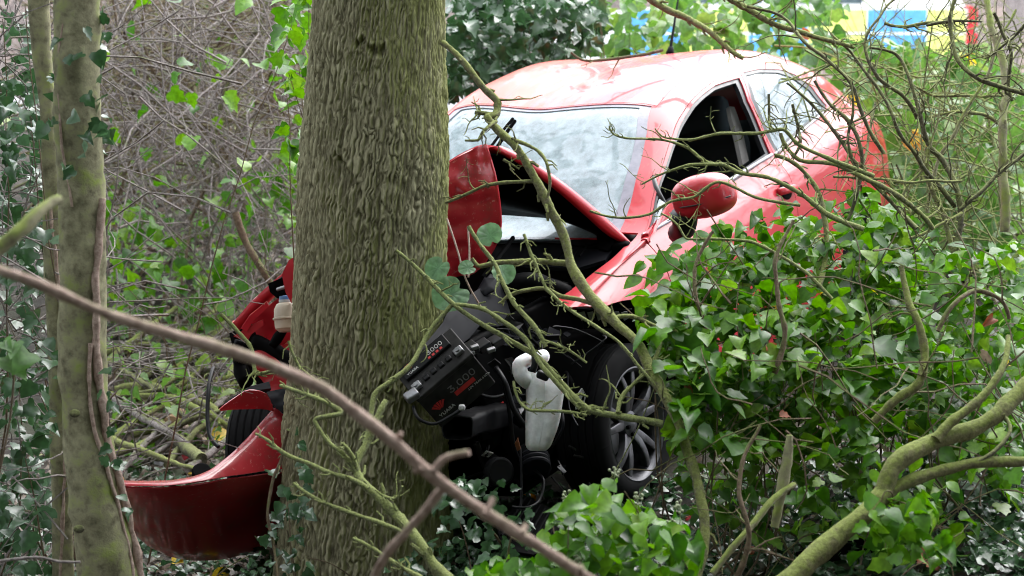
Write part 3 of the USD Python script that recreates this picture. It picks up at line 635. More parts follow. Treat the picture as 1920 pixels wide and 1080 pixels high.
cr_ = np.abs(meshkit.fbm(cs_ * [9, 9, 5], 2, 19) - .5) + .6 * np.abs(meshkit.fbm(cs_ * [4, 4, 11], 2, 23) - .5); cs_ = cs_ + view([0, 0, 1])[None, None] * (.085 * (cr_ - .12))[..., None]
cs_ = cs_ + view([0, 0, 1])[None, None] * (.018 * (meshkit.fbm(cs_ * 5, 3, 9) - .5))[..., None]
obj('front_flap', solid(loft(cs_), .010), 'paint_scuffed', hood, smooth=30)
obj('flap_edge', tube(np.vstack([PP(spline([(909, 272, 7.135), (918, 300, 7.15), (929, 342, 7.165), (937, 416, 7.225), (928, 456, 7.265)], 24))]), .009, 8), 'paint_red', hood, smooth=True)
# the bonnet's far corner, sticking out on the other side of the trunk
cr = [PP(spline(r, 12)) for r in ([(546, 487, 7.35), (580, 470, 7.3), (640, 450, 7.25)], [(532, 512, 7.38), (572, 500, 7.32), (640, 480, 7.27)], [(538, 545, 7.42), (575, 528, 7.36), (640, 505, 7.3)], [(549, 566, 7.43), (585, 550, 7.38), (640, 530, 7.32)])]
obj('bonnet_corner', solid(loft(cr), .012), 'paint_red', hood, smooth=50)

# cowl under the windscreen with its slots, and a wiper
def plate(pts, th, mat, name, parent, d=None, bulge=0.0, n=18, smooth=35, seed=0, rough=0.0, **k):
    """A sheet with the given outline, subdivided, slightly uneven, of real thickness."""
    pts = np.array([p if len(p) == 3 else (p[0], p[1], d) for p in pts], float)
    poly = Polygon(pts[:, :2]); A = np.c_[pts[:, :2], np.ones(len(pts))]; co, *_ = np.linalg.lstsq(A, pts[:, 2], rcond=None)
    V, F = [], []; cnt = 0; x0, y0, x1, y1 = poly.bounds; st = max(x1 - x0, y1 - y0) / n
    for i in range(int((x1 - x0) / st) + 1):
        for j in range(int((y1 - y0) / st) + 1):
            g = poly.intersection(sbox(x0 + i * st, y0 + j * st, x0 + (i + 1) * st, y0 + (j + 1) * st))
            for h in getattr(g, 'geoms', [g]):
                if h.geom_type != 'Polygon' or h.area < 1e-3: continue
                v, f = trimesh.creation.triangulate_polygon(h, engine='earcut'); a = v[f]
                ar = np.cross(np.c_[a[:, 1] - a[:, 0], np.zeros(len(a))], np.c_[a[:, 2] - a[:, 0], np.zeros(len(a))])[:, 2]; f = np.where((ar > 0)[:, None], f[:, ::-1], f)
                V.append(v); F.append(f + cnt); cnt += len(v)
    V, F = np.vstack(V), np.vstack(F); key, inv = np.unique(np.round(V, 3), axis=0, return_inverse=True); F = inv.ravel()[F]
    F = F[(F[:, 0] != F[:, 1]) & (F[:, 1] != F[:, 2]) & (F[:, 0] != F[:, 2])]
    dd = key @ co[:2] + co[2]
    if bulge:
        db = np.array([poly.exterior.distance(Point(*q)) for q in key]); dd = dd - bulge * np.sqrt(db / db.max())
    w = np.array([P(a, b, c) for (a, b), c in zip(key, dd)])
    if rough: w = w + view([0, 0, 1]) * ((meshkit.fbm(w * 14, 3, seed) - .5) * 2 * rough)[:, None]
    return obj(name, solid((w, F), th), mat, parent, smooth=smooth, **k)
cowl = plate([(905, 462, 7.74), (940, 456, 7.70), (1040, 452, 7.66), (1118, 447, 7.6), (1140, 440, 7.58), (1152, 462, 7.52), (1135, 487, 7.47), (1085, 502, 7.42), (1010, 500, 7.46), (950, 490, 7.5), (905, 480, 7.55)], .015, 'grey_plastic', 'cowl', car, rough=.006)
for k in range(4):
    a = PP([(1047 + k * 13, 488 - k * 2, 7.425 + .006 * k), (1060 + k * 13, 470 - k * 2, 7.49 + .006 * k)]) + view([0, -.004, -.022]); obj('cowl_slot', tube(a, .0042, 6), 'engine_black', cowl)
obj('cowl_rim', tube(PP(spline([(930, 462, 7.68), (1010, 458, 7.64), (1060, 462, 7.6), (1110, 466, 7.54), (1138, 452, 7.52)], 20)), .010, 8), 'engine_black', cowl, smooth=True)
plate([(1118, 440, 7.55), (1138, 432, 7.54), (1152, 452, 7.5), (1140, 470, 7.48), (1122, 466, 7.5)], .02, 'engine_black', 'torn_seal', car, rough=.015)
obj('wiper_blade', tube(PP(spline([(966, 226, 7.90), (945, 256, 7.86), (924, 290, 7.82)], 8)), .008, 6), 'engine_black', car)
obj('wiper_arm', tube(PP(spline([(962, 222, 7.89), (930, 262, 7.82), (893, 318, 7.72), (880, 350, 7.66)], 10)), .006, 6), 'engine_black', car)
obj('bonnet_stay', tube(PP(spline([(962, 446, 7.35), (940, 475, 7.2), (905, 520, 7.1)], 8)), .009, 6), 'engine_black', car)

# ---- what hangs out of the engine bay
plate([(920, 513, 7.12), (933, 522, 7.10), (947, 553, 7.05), (963, 607, 7.0), (933, 612, 6.95), (900, 610, 6.92), (880, 634, 6.85), (860, 650, 6.8), (843, 667, 6.75), (823, 664, 6.72), (783, 661, 6.66), (797, 645, 6.68), (830, 605, 6.76), (838, 588, 6.8), (870, 560, 6.95), (900, 540, 7.05)], .03, 'grey_plastic', 'air_box_cover', car, bulge=.01, rough=.004)
plate([(908, 520, 7.06), (930, 522, 7.06), (930, 545, 7.02), (908, 556, 7.0), (892, 548, 7.02)], .012, 'grey_plastic', 'air_duct', car, bulge=.02)
plate([(948, 520, 7.2), (985, 512, 7.25), (1030, 520, 7.3), (1066, 530, 7.35), (1062, 545, 7.33), (1030, 548, 7.28), (985, 560, 7.2), (955, 548, 7.15)], .04, 'engine_black', 'intake', car, bulge=.05)
obj('intake_hose', tube(PP(spline([(950, 545, 7.12), (985, 530, 7.1), (1020, 535, 7.15), (1060, 552, 7.2)], 14)), .035, 12, knob=.3), 'engine_black', car, smooth=True)
for k in range(9):
    a = (905 + k * 13, 606 + 9 * math.sin(k * 1.9)); b = (918 + k * 13, 632 + 5 * math.cos(k * 1.7)); obj('lattice_rib', tube(PP([(a[0], a[1], 6.98 + .015 * k), (b[0], b[1], 6.97 + .015 * k)]), .006, 5), 'grey_plastic', car)
obj('lattice_rail', tube(PP(spline([(885, 612, 6.93), (930, 622, 6.98), (975, 634, 7.04), (1025, 618, 7.12)], 16)), .008, 6), 'grey_plastic', car)
obj('lattice_rail', tube(PP(spline([(890, 640, 6.9), (930, 645, 6.95), (985, 650, 7.0), (1015, 640, 7.08)], 16)), .008, 6), 'grey_plastic', car)
plate([(1030, 612, 7.05), (1052, 622, 7.05), (1042, 648, 7.0), (1022, 636, 7.02)], .01, 'grey_plastic', 'bracket', car, rough=.006)

O = P(784, 753, 6.52)
ub = view(frame3([.766, -.643, .03], [.52, .34, .66])[0]); B_ = frame3([.766, -.643, .05], [.56, .42, .66])
ub, wb = view(B_[0]), view(B_[1]); tb = np.cross(ub, wb); tb = tb if tb @ view([0, 0, 1]) > 0 else -tb
BL, BH, BD = .245, .175, .165
Bax = np.stack([ub, wb, tb])
def on_batt(m, u, w, t=0.0): return place((vf(m)[0] + [u, w, t], vf(m)[1]), O, Bax)
battery = UsdGeom.Xform.Define(stage, path_of('battery', car)).GetPrim(); tag(battery, label='black battery hanging out beside the trunk')
obj('battery_case', on_batt(rbox((BL, BH, BD), .006), BL / 2, BH / 2, BD / 2), 'case_dusty', battery, smooth=35)
obj('battery_lid', on_batt(rbox((BL + .004, .02, BD + .004), .005), BL / 2, -.002, BD / 2), 'case_dusty', battery, smooth=35)
obj('lid_panel', on_batt(rbox((BL * .8, .018, .065), .004), BL * .46, -.016, .125), 'black_plastic', battery, smooth=35)
for k in range(6): obj('cell_cap', on_batt(rbox((.022, .012, .022), .004), .04 + k * .033, -.014, .05), 'black_plastic', battery, smooth=35)
for u in (.03, .215):
    cyl = trimesh.creation.cylinder(.009, .03, sections=14); R_ = trimesh.transformations.rotation_matrix(np.pi / 2, [1, 0, 0]); cyl.apply_transform(R_)
    obj('battery_post', on_batt(cyl, u, -.02, .04), 'steel', battery, smooth=30)
    obj('terminal_clamp', on_batt(rbox((.034, .016, .03), .004), u, -.022, .04), 'steel', battery, smooth=30)
def letters(txt, h, u, w, up, face, mat, bold=False, t0=0.0):
    """Print on the battery: face 'side' (u, w) or 'top' (u, t)."""
    m = meshkit.text_mesh(txt, h, .0012, bold); v, f = np.array(m.vertices), np.array(m.faces)
    if face == 'side': q = np.stack([v[:, 0] + u, -v[:, 1] + w, -v[:, 2] - .0006], 1)
    else: q = np.stack([v[:, 0] + u, -v[:, 2] + up, v[:, 1] + w], 1)
    return obj('lettering', place((q, f), O, Bax), mat, battery)
def fan(u, w, s, face, lift):
    for k in range(5):
        a0 = math.pi / 2 + (k - 2) * .28; a = np.array([a0 - .10, a0 + .10]); r = np.array([.25, 1.0])
        pts = [(r[i] * s * math.cos(a[j]), r[i] * s * math.sin(a[j])) for i, j in ((0, 0), (1, 0), (1, 1), (0, 1))]
        m = trimesh.creation.extrude_polygon(Polygon(pts).buffer(0), .0012, engine='earcut'); v, f = np.array(m.vertices), np.array(m.faces)
        q = np.stack([v[:, 0] + u, -v[:, 1] + w, -v[:, 2] - .0006], 1) if face == 'side' else np.stack([v[:, 0] + u, -v[:, 2] + lift, v[:, 1] + w], 1)
        obj('emblem_ray', place((q, f), O, Bax), 'red_print', battery)
letters('3,000', .030, .10, .070, 0, 'side', 'grey_print'); fan(.045, .105, .045, 'side', 0); letters('YUASA', .014, .022, .128, 0, 'side', 'white_label', True)
obj('red_band', on_batt(rbox((.085, .022, .001), .0004, 0), .155, .088, -.0006), 'red_print', battery)
letters('12V 75Ah 650A', .009, .185 - .03, .115, 0, 'side', 'white_label')
letters('3000', .019, .125, .115, -.026, 'top', 'white_label'); fan(.05, .112, .036, 'top', -.026); letters('YUASA', .010, .028, .100, -.026, 'top', 'white_label', True)
for k in range(4): obj('warning_square', on_batt(rbox((.010, .0012, .010), .0004, 0), .125 + k * .017, -.0262, .103), 'red_print', battery)
obj('clamp_strap', tube(PP(spline([(775, 762, 6.5), (786, 786, 6.47), (812, 795, 6.48), (845, 780, 6.5), (868, 764, 6.52)], 20)), .006, 7), 'black_plastic', battery, smooth=True)
obj('clamp_knob', place(rbox((.022, .02, .02), .007), P(866, 764, 6.49)), 'white_label', battery, smooth=True)
obj('wire_plug', place(rbox((.05, .03, .04), .008), P(772, 742, 6.50), frame3(view([.8, -.5, .2]), view([.3, .6, .6]))), 'steel', battery, smooth=35)
for k, (a, b, s_) in enumerate([(880, 655, .06), (905, 648, .05), (930, 640, .05), (868, 672, .035)]):
    obj('fuse_box', place(rbox((s_, s_ * .6, .05), .006), P(a, b, 6.72 + .03 * k), frame3(view([.8, -.5, .3]), view([.3, .7, .5]))), 'black_plastic', car, smooth=35)
for a, b in ((890, 651), (882, 662), (921, 656)): obj('connector', place(rbox((.03, .015, .02), .004), P(a, b, 6.66), frame3(view([.9, -.3, .2]), view([.2, .8, .4]))), 'steel', car, smooth=35)

# washer bottle with bent filler neck
wbt = UsdGeom.Xform.Define(stage, path_of('washer_bottle', car)).GetPrim(); tag(wbt, label='grubby white washer fluid bottle hanging loose')
secs = [(1008, 700, 30, 24), (1020, 712, 35, 30), (1022, 730, 36, 36), (1020, 760, 34, 38), (1017, 790, 32, 36), (1012, 820, 27, 32), (1009, 836, 23, 27), (1008, 844, 15, 18)]
dB = 6.72; ring = np.linspace(0, 2 * np.pi, 41)[:-1]; sq = lambda a, p=3.4: np.sign(a) * np.abs(a) ** (2 / p)
SV = PchipInterpolator(np.arange(len(secs)), np.array(secs, float), axis=0)(np.linspace(0, len(secs) - 1, 36))
rowsB = [np.array([P(cx + w * sq(math.cos(a)), cy, dB) + view([0, 0, 1]) * dpt / FPX * dB * sq(math.sin(a)) + view([0, 1, 0]) * .012 * math.cos(a) * 0 for a in ring]) for cx, cy, w, dpt in SV]
rowsB = [np.vstack([r, r[:1]]) for r in rowsB]; rowsB = [np.repeat(rowsB[0].mean(0)[None], 41, 0)] + rowsB + [np.repeat(rowsB[-1].mean(0)[None], 41, 0)]
obj('bottle', loft(rowsB), 'bottle_white', wbt, smooth=50)
obj('seam', tube(np.array([r[30] for r in rowsB[2:-2]]), .0022, 5), 'bottle_white', wbt)
obj('filler_neck', tube(PP(spline([(1010, 716, 6.72), (992, 714, 6.70), (977, 702, 6.68), (974, 687, 6.68), (986, 676, 6.69), (1004, 671, 6.72), (1020, 668, 6.76)], 26)), np.r_[np.linspace(.036, .027, 10), np.linspace(.027, .024, 16)], 16), 'bottle_white', wbt, smooth=True)
obj('bottle_cap', place(rbox((.045, .03, .03), .010), P(1018, 704, 6.64), frame3(view([.9, .35, 0]), view([-.3, .9, .2]))), 'black_plastic', wbt, smooth=35)
obj('pump_hose', tube(PP(spline([(1002, 664, 6.66), (1003, 680, 6.64), (998, 697, 6.64)], 8)), .012, 8), 'black_plastic', wbt, smooth=True)
obj('outlet_pipe', tube(PP(spline([(1034, 838, 6.72), (1047, 820, 6.7), (1056, 796, 6.7), (1054, 772, 6.74)], 16)), .005, 7), 'grey_plastic', wbt, smooth=True)

# crumpled end of the chassis rail: a hollow box, and the dark mass behind
def hollow(path, sx, sy, th, seed):
    p = spline(path, 14); ax = p[-1] - p[0]; ax /= np.linalg.norm(ax); X_ = np.cross(ax, [0, 0, 1.0]); X_ /= np.linalg.norm(X_); Y_ = np.cross(X_, ax); out = []
    for s_ in (1.0, 1 - th):
        rws = []
        for q in p:
            rws.append([q + X_ * sx * s_ * sq(math.cos(a), 5) + Y_ * sy * s_ * sq(math.sin(a), 5) for a in np.linspace(0, 2 * np.pi, 33)])
        rws = np.array(rws); rws = rws + wobble(rws.reshape(-1, 3), .012, 14, seed).reshape(rws.shape); out.append(rws)
    rim = np.stack([out[0][0], out[1][0]])
    a, b, c = loft(out[0]), loft(out[1]), loft(rim); return join([a, (b[0], b[1][:, ::-1]), c])
rail = obj('chassis_rail', hollow(PP([(858, 802, 6.62), (890, 790, 6.75), (930, 778, 6.95), (985, 750, 7.4)]), .052, .042, .10, 3), 'black_plastic', car, smooth=40)
obj('engine', place(rbox((.55, .75, .50), .07), (.18, .12, .48)), 'engine_black', car, smooth=40, **L)
obj('gearbox', place(rbox((.40, .35, .32), .10), (.32, .42, .33)), 'engine_black', car, smooth=40, **L)
obj('inner_wing', place(rbox((.80, .06, .42), .02), (.18, .50, .60)), 'engine_black', car, smooth=40, **L)
obj('subframe', place(rbox((.55, 1.1, .10), .03), (.20, 0, .22)), 'engine_black', car, smooth=40, **L)
for pth, r_, m_ in [([(905, 860, 6.9), (935, 878, 6.88), (940, 905, 6.9)], .03, 'engine_black'), ([(985, 852, 6.95), (1000, 870, 6.9), (1015, 880, 6.92)], .045, 'engine_black'),
                    ([(930, 690, 6.85), (948, 720, 6.8), (960, 760, 6.8), (985, 800, 6.85)], .010, 'black_plastic'), ([(945, 720, 6.85), (955, 770, 6.82), (962, 830, 6.85), (975, 870, 6.9)], .008, 'black_plastic'),
                    ([(893, 830, 6.85), (908, 870, 6.88), (925, 910, 6.9)], .012, 'black_plastic'), ([(1000, 880, 6.85), (1020, 905, 6.8), (1010, 940, 6.75), (985, 952, 6.7), (960, 950, 6.7)], .005, 'black_plastic'),
                    ([(975, 840, 6.85), (978, 900, 6.8), (975, 960, 6.75), (962, 985, 6.7)], .005, 'black_plastic'), ([(1060, 700, 7.1), (1075, 730, 7.05), (1078, 770, 7.05), (1070, 810, 7.1)], .012, 'engine_black'),
                    ([(870, 700, 6.9), (900, 740, 6.85), (925, 745, 6.9), (955, 735, 6.95)], .007, 'black_plastic')]:
    obj('hose', tube(PP(spline(pth, 20)), r_, 9), m_, car, smooth=True)
def disc(px, py, d, r, w, axis, m_, name):
    c = trimesh.creation.cylinder(r, w, sections=36); a = frame3(axis, [.3, .9, .1]); ax = np.stack([a[1], a[2], a[0]])
    g = trimesh.creation.torus(r, w * .18, major_sections=36, minor_sections=8)
    return obj(name, place(join([(np.array(c.vertices), np.array(c.faces))] + [(np.array(g.vertices) + [0, 0, k * w * .3], np.array(g.faces)) for k in (-1, 0, 1)]), P(px, py, d), ax), m_, car, smooth=35)
disc(935, 884, 6.82, .043, .05, view([.35, -.1, -.9]), 'black_plastic', 'pulley')
disc(1003, 866, 6.86, .045, .06, view([.1, .75, -.6]), 'grey_plastic', 'horn')
plate([(903, 855, 6.85), (912, 846, 6.83), (925, 850, 6.85), (916, 858, 6.86)], .004, 'white_label', 'torn_sticker', car)
plate([(965, 832, 6.78), (971, 822, 6.77), (976, 842, 6.79), (970, 846, 6.8)], .006, 'copper', 'bare_wire', car)
plate([(1080, 745, 7.0), (1092, 728, 7.0), (1099, 740, 7.02), (1095, 760, 7.02), (1080, 768, 7.0)], .006, 'white_label', 'torn_tag', car)
plate([(935, 760, 6.95), (945, 755, 6.95), (948, 772, 6.97), (936, 778, 6.97)], .01, 'red_print', 'red_clip', car)
plate([(1055, 575, 7.25), (1120, 582, 7.2), (1185, 580, 7.2), (1180, 592, 7.22), (1120, 596, 7.22), (1070, 596, 7.27)], .02, 'engine_black', 'wing_bracket', car, rough=.02)
for k in range(6): plate([(1085 + k * 16, 586, 7.17), (1096 + k * 16, 584, 7.17), (1100 + k * 16, 596, 7.18), (1090 + k * 16, 602, 7.18)], .004, 'steel', 'torn_metal', car, rough=.01)
plate([(930, 985, 6.65), (985, 930, 6.95), (1060, 965, 6.85), (1080, 1010, 6.6), (1000, 1040, 6.4), (945, 1030, 6.45)], .01, 'engine_black', 'undertray', car, rough=.01)
for k in range(10): obj('tray_rib', tube(PP([(940 + k * 12, 1010 + k * 1.5, 6.5), (985 + k * 9, 938 + k * 5, 6.86)]) + view([0, -.012, -.01]), .005, 5), 'engine_black', car)

gd = np.random.default_rng(77)
for k in range(70):
    a, b = gd.uniform(868, 1075), gd.uniform(585, 905); dd_ = gd.uniform(6.84, 7.08); q_ = gd.integers(0, 4); c_ = P(a, b, dd_)
    if 985 < a < 1060 and 690 < b < 850: continue
    ax_ = frame3(gd.normal(0, 1, 3), gd.normal(0, 1, 3)); m_ = ['black_plastic', 'grey_plastic', 'case_dusty', 'black_plastic', 'steel', 'grey_plastic'][gd.integers(0, 6)]
    if q_ == 0: obj('bracket', place(rbox((gd.uniform(.02, .07), gd.uniform(.01, .03), .006), .002, 0), c_, ax_), m_, car, smooth=30)
    elif q_ == 1: obj('broken_clip', place(solid(loft(gd.normal(0, .008, (3, 4, 3)) + np.stack(np.meshgrid(np.linspace(-.02, .02, 3), np.linspace(-.03, .03, 4), [0], indexing='ij'), -1)[:, :, 0]), .003), c_, ax_), m_, car, smooth=30)
    else:
        e_ = c_ + gd.normal(0, .09, 3); w_ = spline(np.array([c_, (c_ + e_) / 2 + gd.normal(0, .05, 3), e_ + [0, 0, -.04]]), 12); obj('wire', tube(w_, gd.uniform(.0018, .005), 5), ['black_plastic', 'grey_plastic', 'case_dusty', 'black_plastic'][gd.integers(0, 4)], car, smooth=True)

# ---- the far front corner: torn wing, inner panels, coolant tank
plate([(436, 606, 7.75), (470, 566, 7.72), (508, 531, 7.7), (545, 500, 7.66), (556, 520, 7.68), (520, 552, 7.72), (478, 592, 7.76), (446, 622, 7.8)], .02, 'paint_red', 'far_wing', car, bulge=.02)
plate([(470, 600, 7.74), (520, 560, 7.72), (560, 545, 7.7), (565, 640, 7.75), (520, 655, 7.8), (490, 650, 7.82)], .02, 'paint_red', 'inner_panel', car, rough=.02)
plate([(452, 616, 7.70), (468, 592, 7.70), (500, 566, 7.68), (504, 574, 7.68), (475, 602, 7.70), (462, 622, 7.72)], .015, 'paint_red', 'panel_flange', car)
plate([(438, 630, 7.74), (470, 610, 7.72), (492, 600, 7.7), (494, 610, 7.7), (470, 628, 7.72), (462, 642, 7.74)], .012, 'paint_red', 'panel_flange', car)
plate([(502, 532, 7.66), (530, 520, 7.64), (545, 528, 7.62), (545, 560, 7.64), (520, 560, 7.66), (506, 548, 7.68)], .03, 'engine_black', 'lamp_bracket', car, rough=.02)
obj('steel_rail', tube(PP([(520, 543, 7.60), (544, 535, 7.56)]), .007, 8), 'steel', car)
plate([(430, 625, 8.0), (560, 560, 7.95), (640, 600, 7.9), (640, 800, 7.9), (520, 800, 7.95), (470, 700, 8.0), (440, 660, 8.0)], .05, 'engine_black', 'engine_bay_side', car, rough=.03)
plate([(470, 660, 7.8), (560, 640, 7.75), (560, 740, 7.7), (520, 750, 7.72), (480, 700, 7.8)], .03, 'paint_red', 'front_panel', car, rough=.03)
for pth, r_ in [([(478, 640, 7.7), (520, 660, 7.65), (560, 690, 7.6)], .03), ([(455, 640, 7.8), (450, 680, 7.8), (462, 720, 7.75)], .03), ([(510, 650, 7.6), (530, 620, 7.6), (545, 600, 7.62)], .018)]:
    obj('support_tube', tube(PP(spline(pth, 12)), r_, 9, knob=.3), 'engine_black', car, smooth=True)
tank = UsdGeom.Xform.Define(stage, path_of('coolant_tank', car)).GetPrim(); tag(tank, label='cream coolant tank with blue and white cap')
tc = P(537, 594, 7.45); upc = view([-.05, -1, 0.1])
def lathe(prof, c, axis, n=36):
    a = frame3(axis, [1, 0, .2]); return loft([[c + a[0] * h + (a[1] * math.cos(q) + a[2] * math.sin(q)) * r for h, r in prof] for q in np.linspace(0, 2 * np.pi, n + 1)])
obj('tank_body', lathe([(-.060, .0), (-.058, .03), (-.045, .045), (-.012, .048), (-.010, .053), (-.004, .053), (-.002, .048), (.030, .047), (.05, .036), (.056, .022)], tc, upc), 'tank_cream', tank, smooth=35)
obj('tank_cap', lathe([(.056, .024), (.056, .027), (.066, .027), (.066, .024)], tc, upc), 'white_label', tank, smooth=35)
obj('tank_cap_top', lathe([(.066, .026), (.080, .024), (.084, .0)], tc, upc), 'blue_cap', tank, smooth=35)

# ---- front bumper skin, wrenched off round the trunk
top = [(214, 905, 6.72), (262, 907, 6.62), (300, 907, 6.60), (345, 902, 6.62), (385, 889, 6.68), (425, 862, 6.78), (460, 828, 6.88), (488, 795, 6.95), (512, 770, 7.0), (560, 740, 7.05), (620, 720, 7.1)]
lip = [(214, 908, 6.69), (262, 911, 6.59), (300, 912, 6.57), (345, 909, 6.59), (392, 902, 6.64), (440, 893, 6.74), (480, 888, 6.83), (512, 884, 6.90), (545, 880, 6.95), (580, 868, 7.0), (620, 860, 7.05)]
low = [(a + 4, {214: 960, 262: 985, 300: 992, 345: 995, 392: 990, 440: 980, 480: 970, 512: 960, 545: 950, 580: 945, 620: 940}[a], c + .42) for a, b, c in lip]
end_ = [(a, b, c + .22) for (a, b), (_, _, c) in zip([(240, 985), (290, 1028), (330, 1045), (370, 1050), (410, 1048), (450, 1040), (485, 1030), (515, 1015), (545, 1000), (580, 990), (620, 985)], low)]
n_ = 44
bt, bl_, bw, be = (PP(spline(q, n_)) for q in (top, lip, low, end_))
wob_ = lambda r, a=.006: r + wobble(r, a, 6, 4)
upper = [bt + view([0, .0, .05]), bt, bt * .72 + bl_ * .28 + view([0, 0, -.012]), bt * .4 + bl_ * .6 + view([0, 0, -.014]), bl_ * .97 + bt * .03 + view([0, 0, -.004])]
lower = [bl_ + view([0, .004, .004]), bl_ * .8 + bw * .2 + view([0, 0, -.02]), bl_ * .5 + bw * .5 + view([0, 0, -.02]), bw, bw * .5 + be * .5 + view([0, .01, -.02]), be]
bump = UsdGeom.Xform.Define(stage, path_of('front_bumper', car)).GetPrim(); tag(bump, label='front bumper skin bent round and torn loose')
obj('bumper_top', solid(loft([wob_(r) for r in upper]), .005), 'paint_scuffed', bump, smooth=45)
obj('bumper_skirt', solid(loft([wob_(r) for r in lower]), .005), 'paint_scuffed', bump, smooth=45)
fl = [PP(spline(r, 10)) for r in ([(411, 766, 6.93), (440, 745, 6.93), (468, 730, 6.93), (500, 738, 6.95)], [(412, 767, 6.935), (450, 756, 6.94), (480, 750, 6.95), (508, 752, 6.96)], [(414, 768, 6.94), (452, 765, 6.96), (486, 765, 6.97), (514, 770, 6.98)])]
obj('bumper_flap', solid(loft(fl), .006), 'paint_scuffed', bump, smooth=45)
plate([(409, 764, 6.99), (440, 742, 7.02), (470, 724, 7.05), (505, 715, 7.08), (508, 728, 7.05), (470, 733, 7.03), (440, 748, 7.0)], .01, 'grey_plastic', 'lamp_trim', car)
plate([(500, 735, 7.0), (545, 725, 7.0), (552, 760, 6.98), (530, 775, 6.96), (512, 758, 6.98)], .03, 'grey_plastic', 'grille_remnant', car, rough=.02)
obj('loose_cable', tube(PP(spline([(400, 690, 7.3), (391, 730, 7.2), (389, 775, 7.15), (393, 815, 7.1), (410, 838, 7.05)], 20)), .008, 7), 'black_plastic', car, smooth=True)
disc(378, 886, 6.97, .030, .03, view([.1, -.7, -.7]), 'engine_black', 'fog_lamp')

# ------------------------------------------------------------------ leaves
def leaf_shape(kind):
    """One leaf of unit length in the xy plane, stalk at the origin, tip at +y, folded along its midrib."""
    half = {'lobed': [(0, 0), (.20, -.10), (.42, .02), (.52, .22), (.33, .36), (.40, .58), (.20, .70), (.0, 1.0)],
            'ivy': [(0, 0), (.22, -.06), (.46, .12), (.40, .34), (.31, .52), (.14, .80), (.0, 1.0)],
            'oval': [(0, 0), (.16, .06), (.31, .24), (.36, .42), (.30, .62), (.15, .83), (.0, 1.0)],
            'round': [(0, .0), (.18, -.09), (.40, -.02), (.52, .22), (.47, .42), (.49, .55), (.36, .68), (.22, .85), (.0, .98)],
            'oak': [(0, 0), (.10, .12), (.07, .20), (.25, .30), (.14, .40), (.34, .55), (.18, .64), (.26, .80), (.0, 1.0)]}[kind]
    h = np.array(half); n = len(h)
    mid = np.stack([np.zeros(n - 2), h[1:-1, 1] * .9 + .05], 1)[1:-1:2]
    V = np.vstack([h, h[1:-1] * [-1, 1], [[0, .28], [0, .62]]])
    poly = [0] + list(range(1, n)) + list(range(2 * n - 3, n - 1, -1)); c0, c1 = len(V) - 2, len(V) - 1
    F = []
    ring_ = list(range(0, n)); left = [0] + list(range(n, 2 * n - 2)) + [n - 1]
    for r_, flip in ((ring_, False), (left, True)):
        for i in range(n - 1):
            c = c0 if V[r_[i], 1] + V[r_[i + 1], 1] < .85 else c1
            F.append((c, r_[i], r_[i + 1])[:: -1 if flip else 1])
        k = next(i for i in range(n - 1) if not V[r_[i], 1] + V[r_[i + 1], 1] < .85)
        F.append((c0, r_[k], c1)[:: -1 if flip else 1])
    x, y = V[:, 0], V[:, 1]
    z = .30 * np.abs(x) - .22 * (y - .3) ** 2 + .05 * np.sin(7 * y + 3 * x) * np.abs(x) * 2
    return np.stack([x, y, z], 1), np.array(F)
LEAF = {k: leaf_shape(k) for k in ('lobed', 'ivy', 'oval', 'round', 'oak')}

def orient(n, spin):
    """Frames (rows x, y, z) with z along n, turned by spin."""
    n = n / (np.linalg.norm(n, axis=1, keepdims=True) + 1e-12)
    ref = np.where(np.abs(n[:, 2:]) < .95, [[0, 0, 1.0]], [[0, 1.0, 0]])
    a = np.cross(ref, n); a /= np.linalg.norm(a, axis=1, keepdims=True); b = np.cross(n, a)
    c, s = np.cos(spin)[:, None], np.sin(spin)[:, None]
    return np.stack([a * c + b * s, -a * s + b * c, n], 1)

def leaves(pos, nrm, size, spin, kinds, g, curl=.5):
    """List of (vertices, faces, tone) - one per leaf."""
    Fm = orient(nrm, spin); out = []
    ks = g.integers(0, len(kinds), len(pos)); wv = g.uniform(.8, 1.15, len(pos)); cu = g.uniform(-curl, 1.4 * curl, len(pos)) + .5; tone = np.clip(g.beta(2.2, 2.2, len(pos)), 0, 1)
    for i in range(len(pos)):
        v, f = LEAF[kinds[ks[i]]]
        q = v * [wv[i], 1, 2 * cu[i]]; q[:, 2] += .10 * np.sin(5 * q[:, 0] + i) * q[:, 1]
        out.append(((q * size[i]) @ Fm[i] + pos[i], f, tone[i]))
    return out

def add_leaves(th, lv, mat_, single=300, name='leaf', mass='leaves'):
    """The leaves that show largest as parts of their own, the rest as one part."""
    c = np.array([l[0].mean(0) for l in lv]); s = np.array([np.ptp(l[0], axis=0).max() for l in lv])
    q = proj(c); inside = (q[:, 0] > -20) & (q[:, 0] < 1940) & (q[:, 1] > -20) & (q[:, 1] < 1100)
    key = np.where(inside, s / q[:, 2] ** 2, 0); order = np.argsort(-key); own = set(order[:single].tolist()) if single else set()
    for i in order[:single]:
        v, f, t = lv[i]; obj(name, (v, f), mat_, th, smooth=True, rnd=np.full(len(v), t))
    rest = [lv[i] for i in range(len(lv)) if i not in own]
    if rest:
        m = join([(v, f) for v, f, t in rest]); r = np.concatenate([np.full(len(v), t) for v, f, t in rest])
        return obj(mass, m, mat_, th, smooth=True, rnd=r, kind='stuff' if th is not None else None)

def in_poly(poly, n, g):
    p = Polygon(poly); x0, y0, x1, y1 = p.bounds; shapely.prepare(p); out = []
    while len(out) < n:
        q = np.stack([g.uniform(x0, x1, 4 * n), g.uniform(y0, y1, 4 * n)], 1); out += q[shapely.contains_xy(p, q[:, 0], q[:, 1])].tolist()
    return np.array(out[:n])

